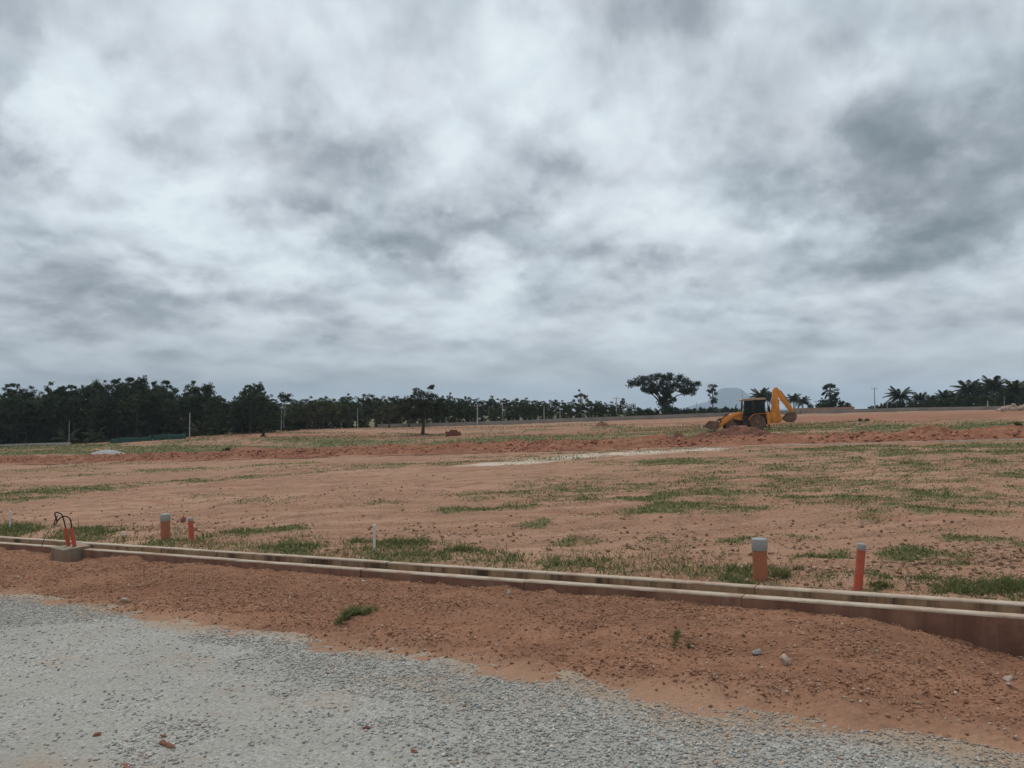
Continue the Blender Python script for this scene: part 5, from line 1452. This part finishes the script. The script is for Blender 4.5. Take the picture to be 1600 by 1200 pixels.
# front loader: two arms, crossbar, rams and the bucket
for sy in (-1, 1):
    y0, y1 = sy * .56 - .06, sy * .56 + .06
    MB().prism([(1.22, 1.52), (1.30, 1.74), (2.05, 1.62), (2.75, 1.16), (3.42, .58), (3.30, .36), (2.55, .86), (1.95, 1.36)], y0, y1).build('loader_arm', M_YEL, BH, True, .02)
    MB().tube([(1.35, sy * .56, .9), (2.1, sy * .56, 1.12)], .06, 8).build('lift_ram', M_DARK, BH, True)
    MB().tube([(2.1, sy * .56, 1.12), (2.5, sy * .56, 1.2)], .035, 8).build('ram_rod', M_CHROME, BH, True)
    MB().tube([(2.35, sy * .42, 1.62), (3.35, sy * .42, 1.02)], .05, 8).build('tilt_ram', M_DARK, BH, True)
MB().tube([(2.55, -.56, 1.02), (2.55, .56, 1.02)], .07, 10).build('loader_crossbar', M_YEL, BH, True)
bk = MB()
outer = [(3.38, .98), (3.34, .55), (3.45, .32), (3.75, .20), (4.55, .52)]
inner = [(4.52, .56), (3.76, .26), (3.51, .37), (3.41, .57), (3.45, .98)]
bk.prism(outer + inner, -1.12, 1.12)
for sy in (-1, 1):
    bk.prism([(3.39, .97), (3.36, .55), (3.47, .33), (3.76, .215), (4.48, .51), (3.95, 1.02)], sy * 1.115 - .02, sy * 1.115 + .02)
buck = bk.build('front_bucket', M_STEEL, BH, False, .008)
for k in range(8):
    y_ = -1.0 + k * 2.0 / 7
    MB().prism([(4.46, .48), (4.46, .54), (4.72, .60)], y_ - .045, y_ + .045).build('bucket_tooth', M_STEEL, buck, False)
# rear frame, stabilisers and the excavator arm
MB().prism([(-.84, .48), (-.84, 1.62), (-1.12, 1.58), (-1.12, .48)], -.95, -.72).build('stabiliser_post', M_YEL, BH, False, .02)
MB().prism([(-.84, .48), (-.84, 1.62), (-1.12, 1.58), (-1.12, .48)], .72, .95).build('stabiliser_post', M_YEL, BH, False, .02)
for sy in (-1, 1):
    MB().box(-1.14, -.80, sy * .84 - .2, sy * .84 + .2, .22, .30).build('stabiliser_pad', M_DARK, BH, False, .01)
    MB().box(-1.04, -.92, sy * .84 - .06, sy * .84 + .06, .28, .50).build('stabiliser_leg', M_DARK, BH, False, .01)
MB().prism([(-.80, .60), (-.80, 1.0), (-1.20, 1.0), (-1.20, .60)], -.7, .7).build('rear_frame', M_DARK, BH, False, .02)
MB().prism([(-1.15, .62), (-1.15, 1.42), (-1.45, 1.55), (-1.72, 1.50), (-1.85, .78), (-1.60, .56)], -.26, .26).build('kingpost', M_YEL, BH, True, .03)
MB().prism([(-1.38, .98), (-1.30, 1.35), (-1.46, 2.05), (-1.58, 2.85), (-1.64, 3.55), (-1.86, 3.74), (-2.06, 3.50), (-2.06, 2.80), (-2.10, 2.0), (-2.18, 1.30), (-2.24, .80), (-2.05, .56), (-1.70, .58)], -.17, .17).build('boom', M_YEL, BH, True, .02)
MB().prism([(-1.70, 3.40), (-1.76, 3.74), (-2.02, 3.76), (-2.30, 3.42), (-2.66, 2.86), (-3.00, 2.20), (-3.38, 1.52), (-3.28, 1.38), (-3.10, 1.42), (-2.66, 2.04), (-2.30, 2.54), (-2.12, 2.95)], -.13, .13).build('dipper', M_YEL, BH, True, .02)
MB().tube([(-1.30, 0, 1.25), (-1.22, 0, 2.1)], .075, 10).build('boom_ram', M_DARK, BH, True)
MB().tube([(-1.22, 0, 2.1), (-1.72, 0, 3.2)], .04, 8).build('ram_rod', M_CHROME, BH, True)
MB().tube([(-1.95, 0, 1.9), (-2.12, 0, 2.65)], .07, 10).build('dipper_ram', M_DARK, BH, True)
MB().tube([(-2.30, .0, 3.45), (-2.95, .0, 2.42)], .06, 10).build('bucket_ram', M_DARK, BH, True)
MB().tube([(-2.95, 0, 2.42), (-3.30, 0, 1.72)], .03, 8).build('ram_rod', M_CHROME, BH, True)
rb = MB()
ro = [(-3.40, 1.52), (-3.50, 1.18), (-3.44, .84), (-3.16, .58), (-2.78, .60), (-2.32, .92)]
ri = [(-2.34, .97), (-2.78, .67), (-3.13, .65), (-3.37, .88), (-3.43, 1.18), (-3.33, 1.50)]
rb.prism(ro + ri, -.42, .42)
for sy in (-1, 1):
    rb.prism([(-3.36, 1.50), (-3.47, 1.18), (-3.41, .86), (-3.15, .61), (-2.78, .63), (-2.36, .94), (-2.80, 1.42)], sy * .415 - .015, sy * .415 + .015)
rbo = rb.build('digging_bucket', M_STEEL, BH, False, .006)
for k in range(4):
    y_ = -.28 + k * .187
    MB().prism([(-2.50, .94), (-2.44, 1.00), (-2.26, 1.14)], y_ - .04, y_ + .04).build('bucket_tooth', M_STEEL, rbo)
MB().prism([(-3.36, 1.62), (-3.14, 1.62), (-3.02, 1.34), (-3.34, 1.40)], -.10, .10).build('bucket_link', M_DARK, BH, False, .01)

# ================================================================== the air: a faint even haze over the whole site
hz = MB().box(-7600, 7600, -900, 7600, -60, 205).mesh('haze')
hm = bpy.data.materials.new('haze'); hm.use_nodes = True
ht = hm.node_tree; ht.nodes.clear()
ho = ht.nodes.new('ShaderNodeOutputMaterial'); pv = ht.nodes.new('ShaderNodeVolumePrincipled')
pv.inputs['Color'].default_value = (0.72, 0.86, 1.0, 1); pv.inputs['Density'].default_value = 0.00020
ht.links.new(pv.outputs[0], ho.inputs['Volume'])
hzo = link('haze', hz, hm); tag(hzo, kind='stuff')
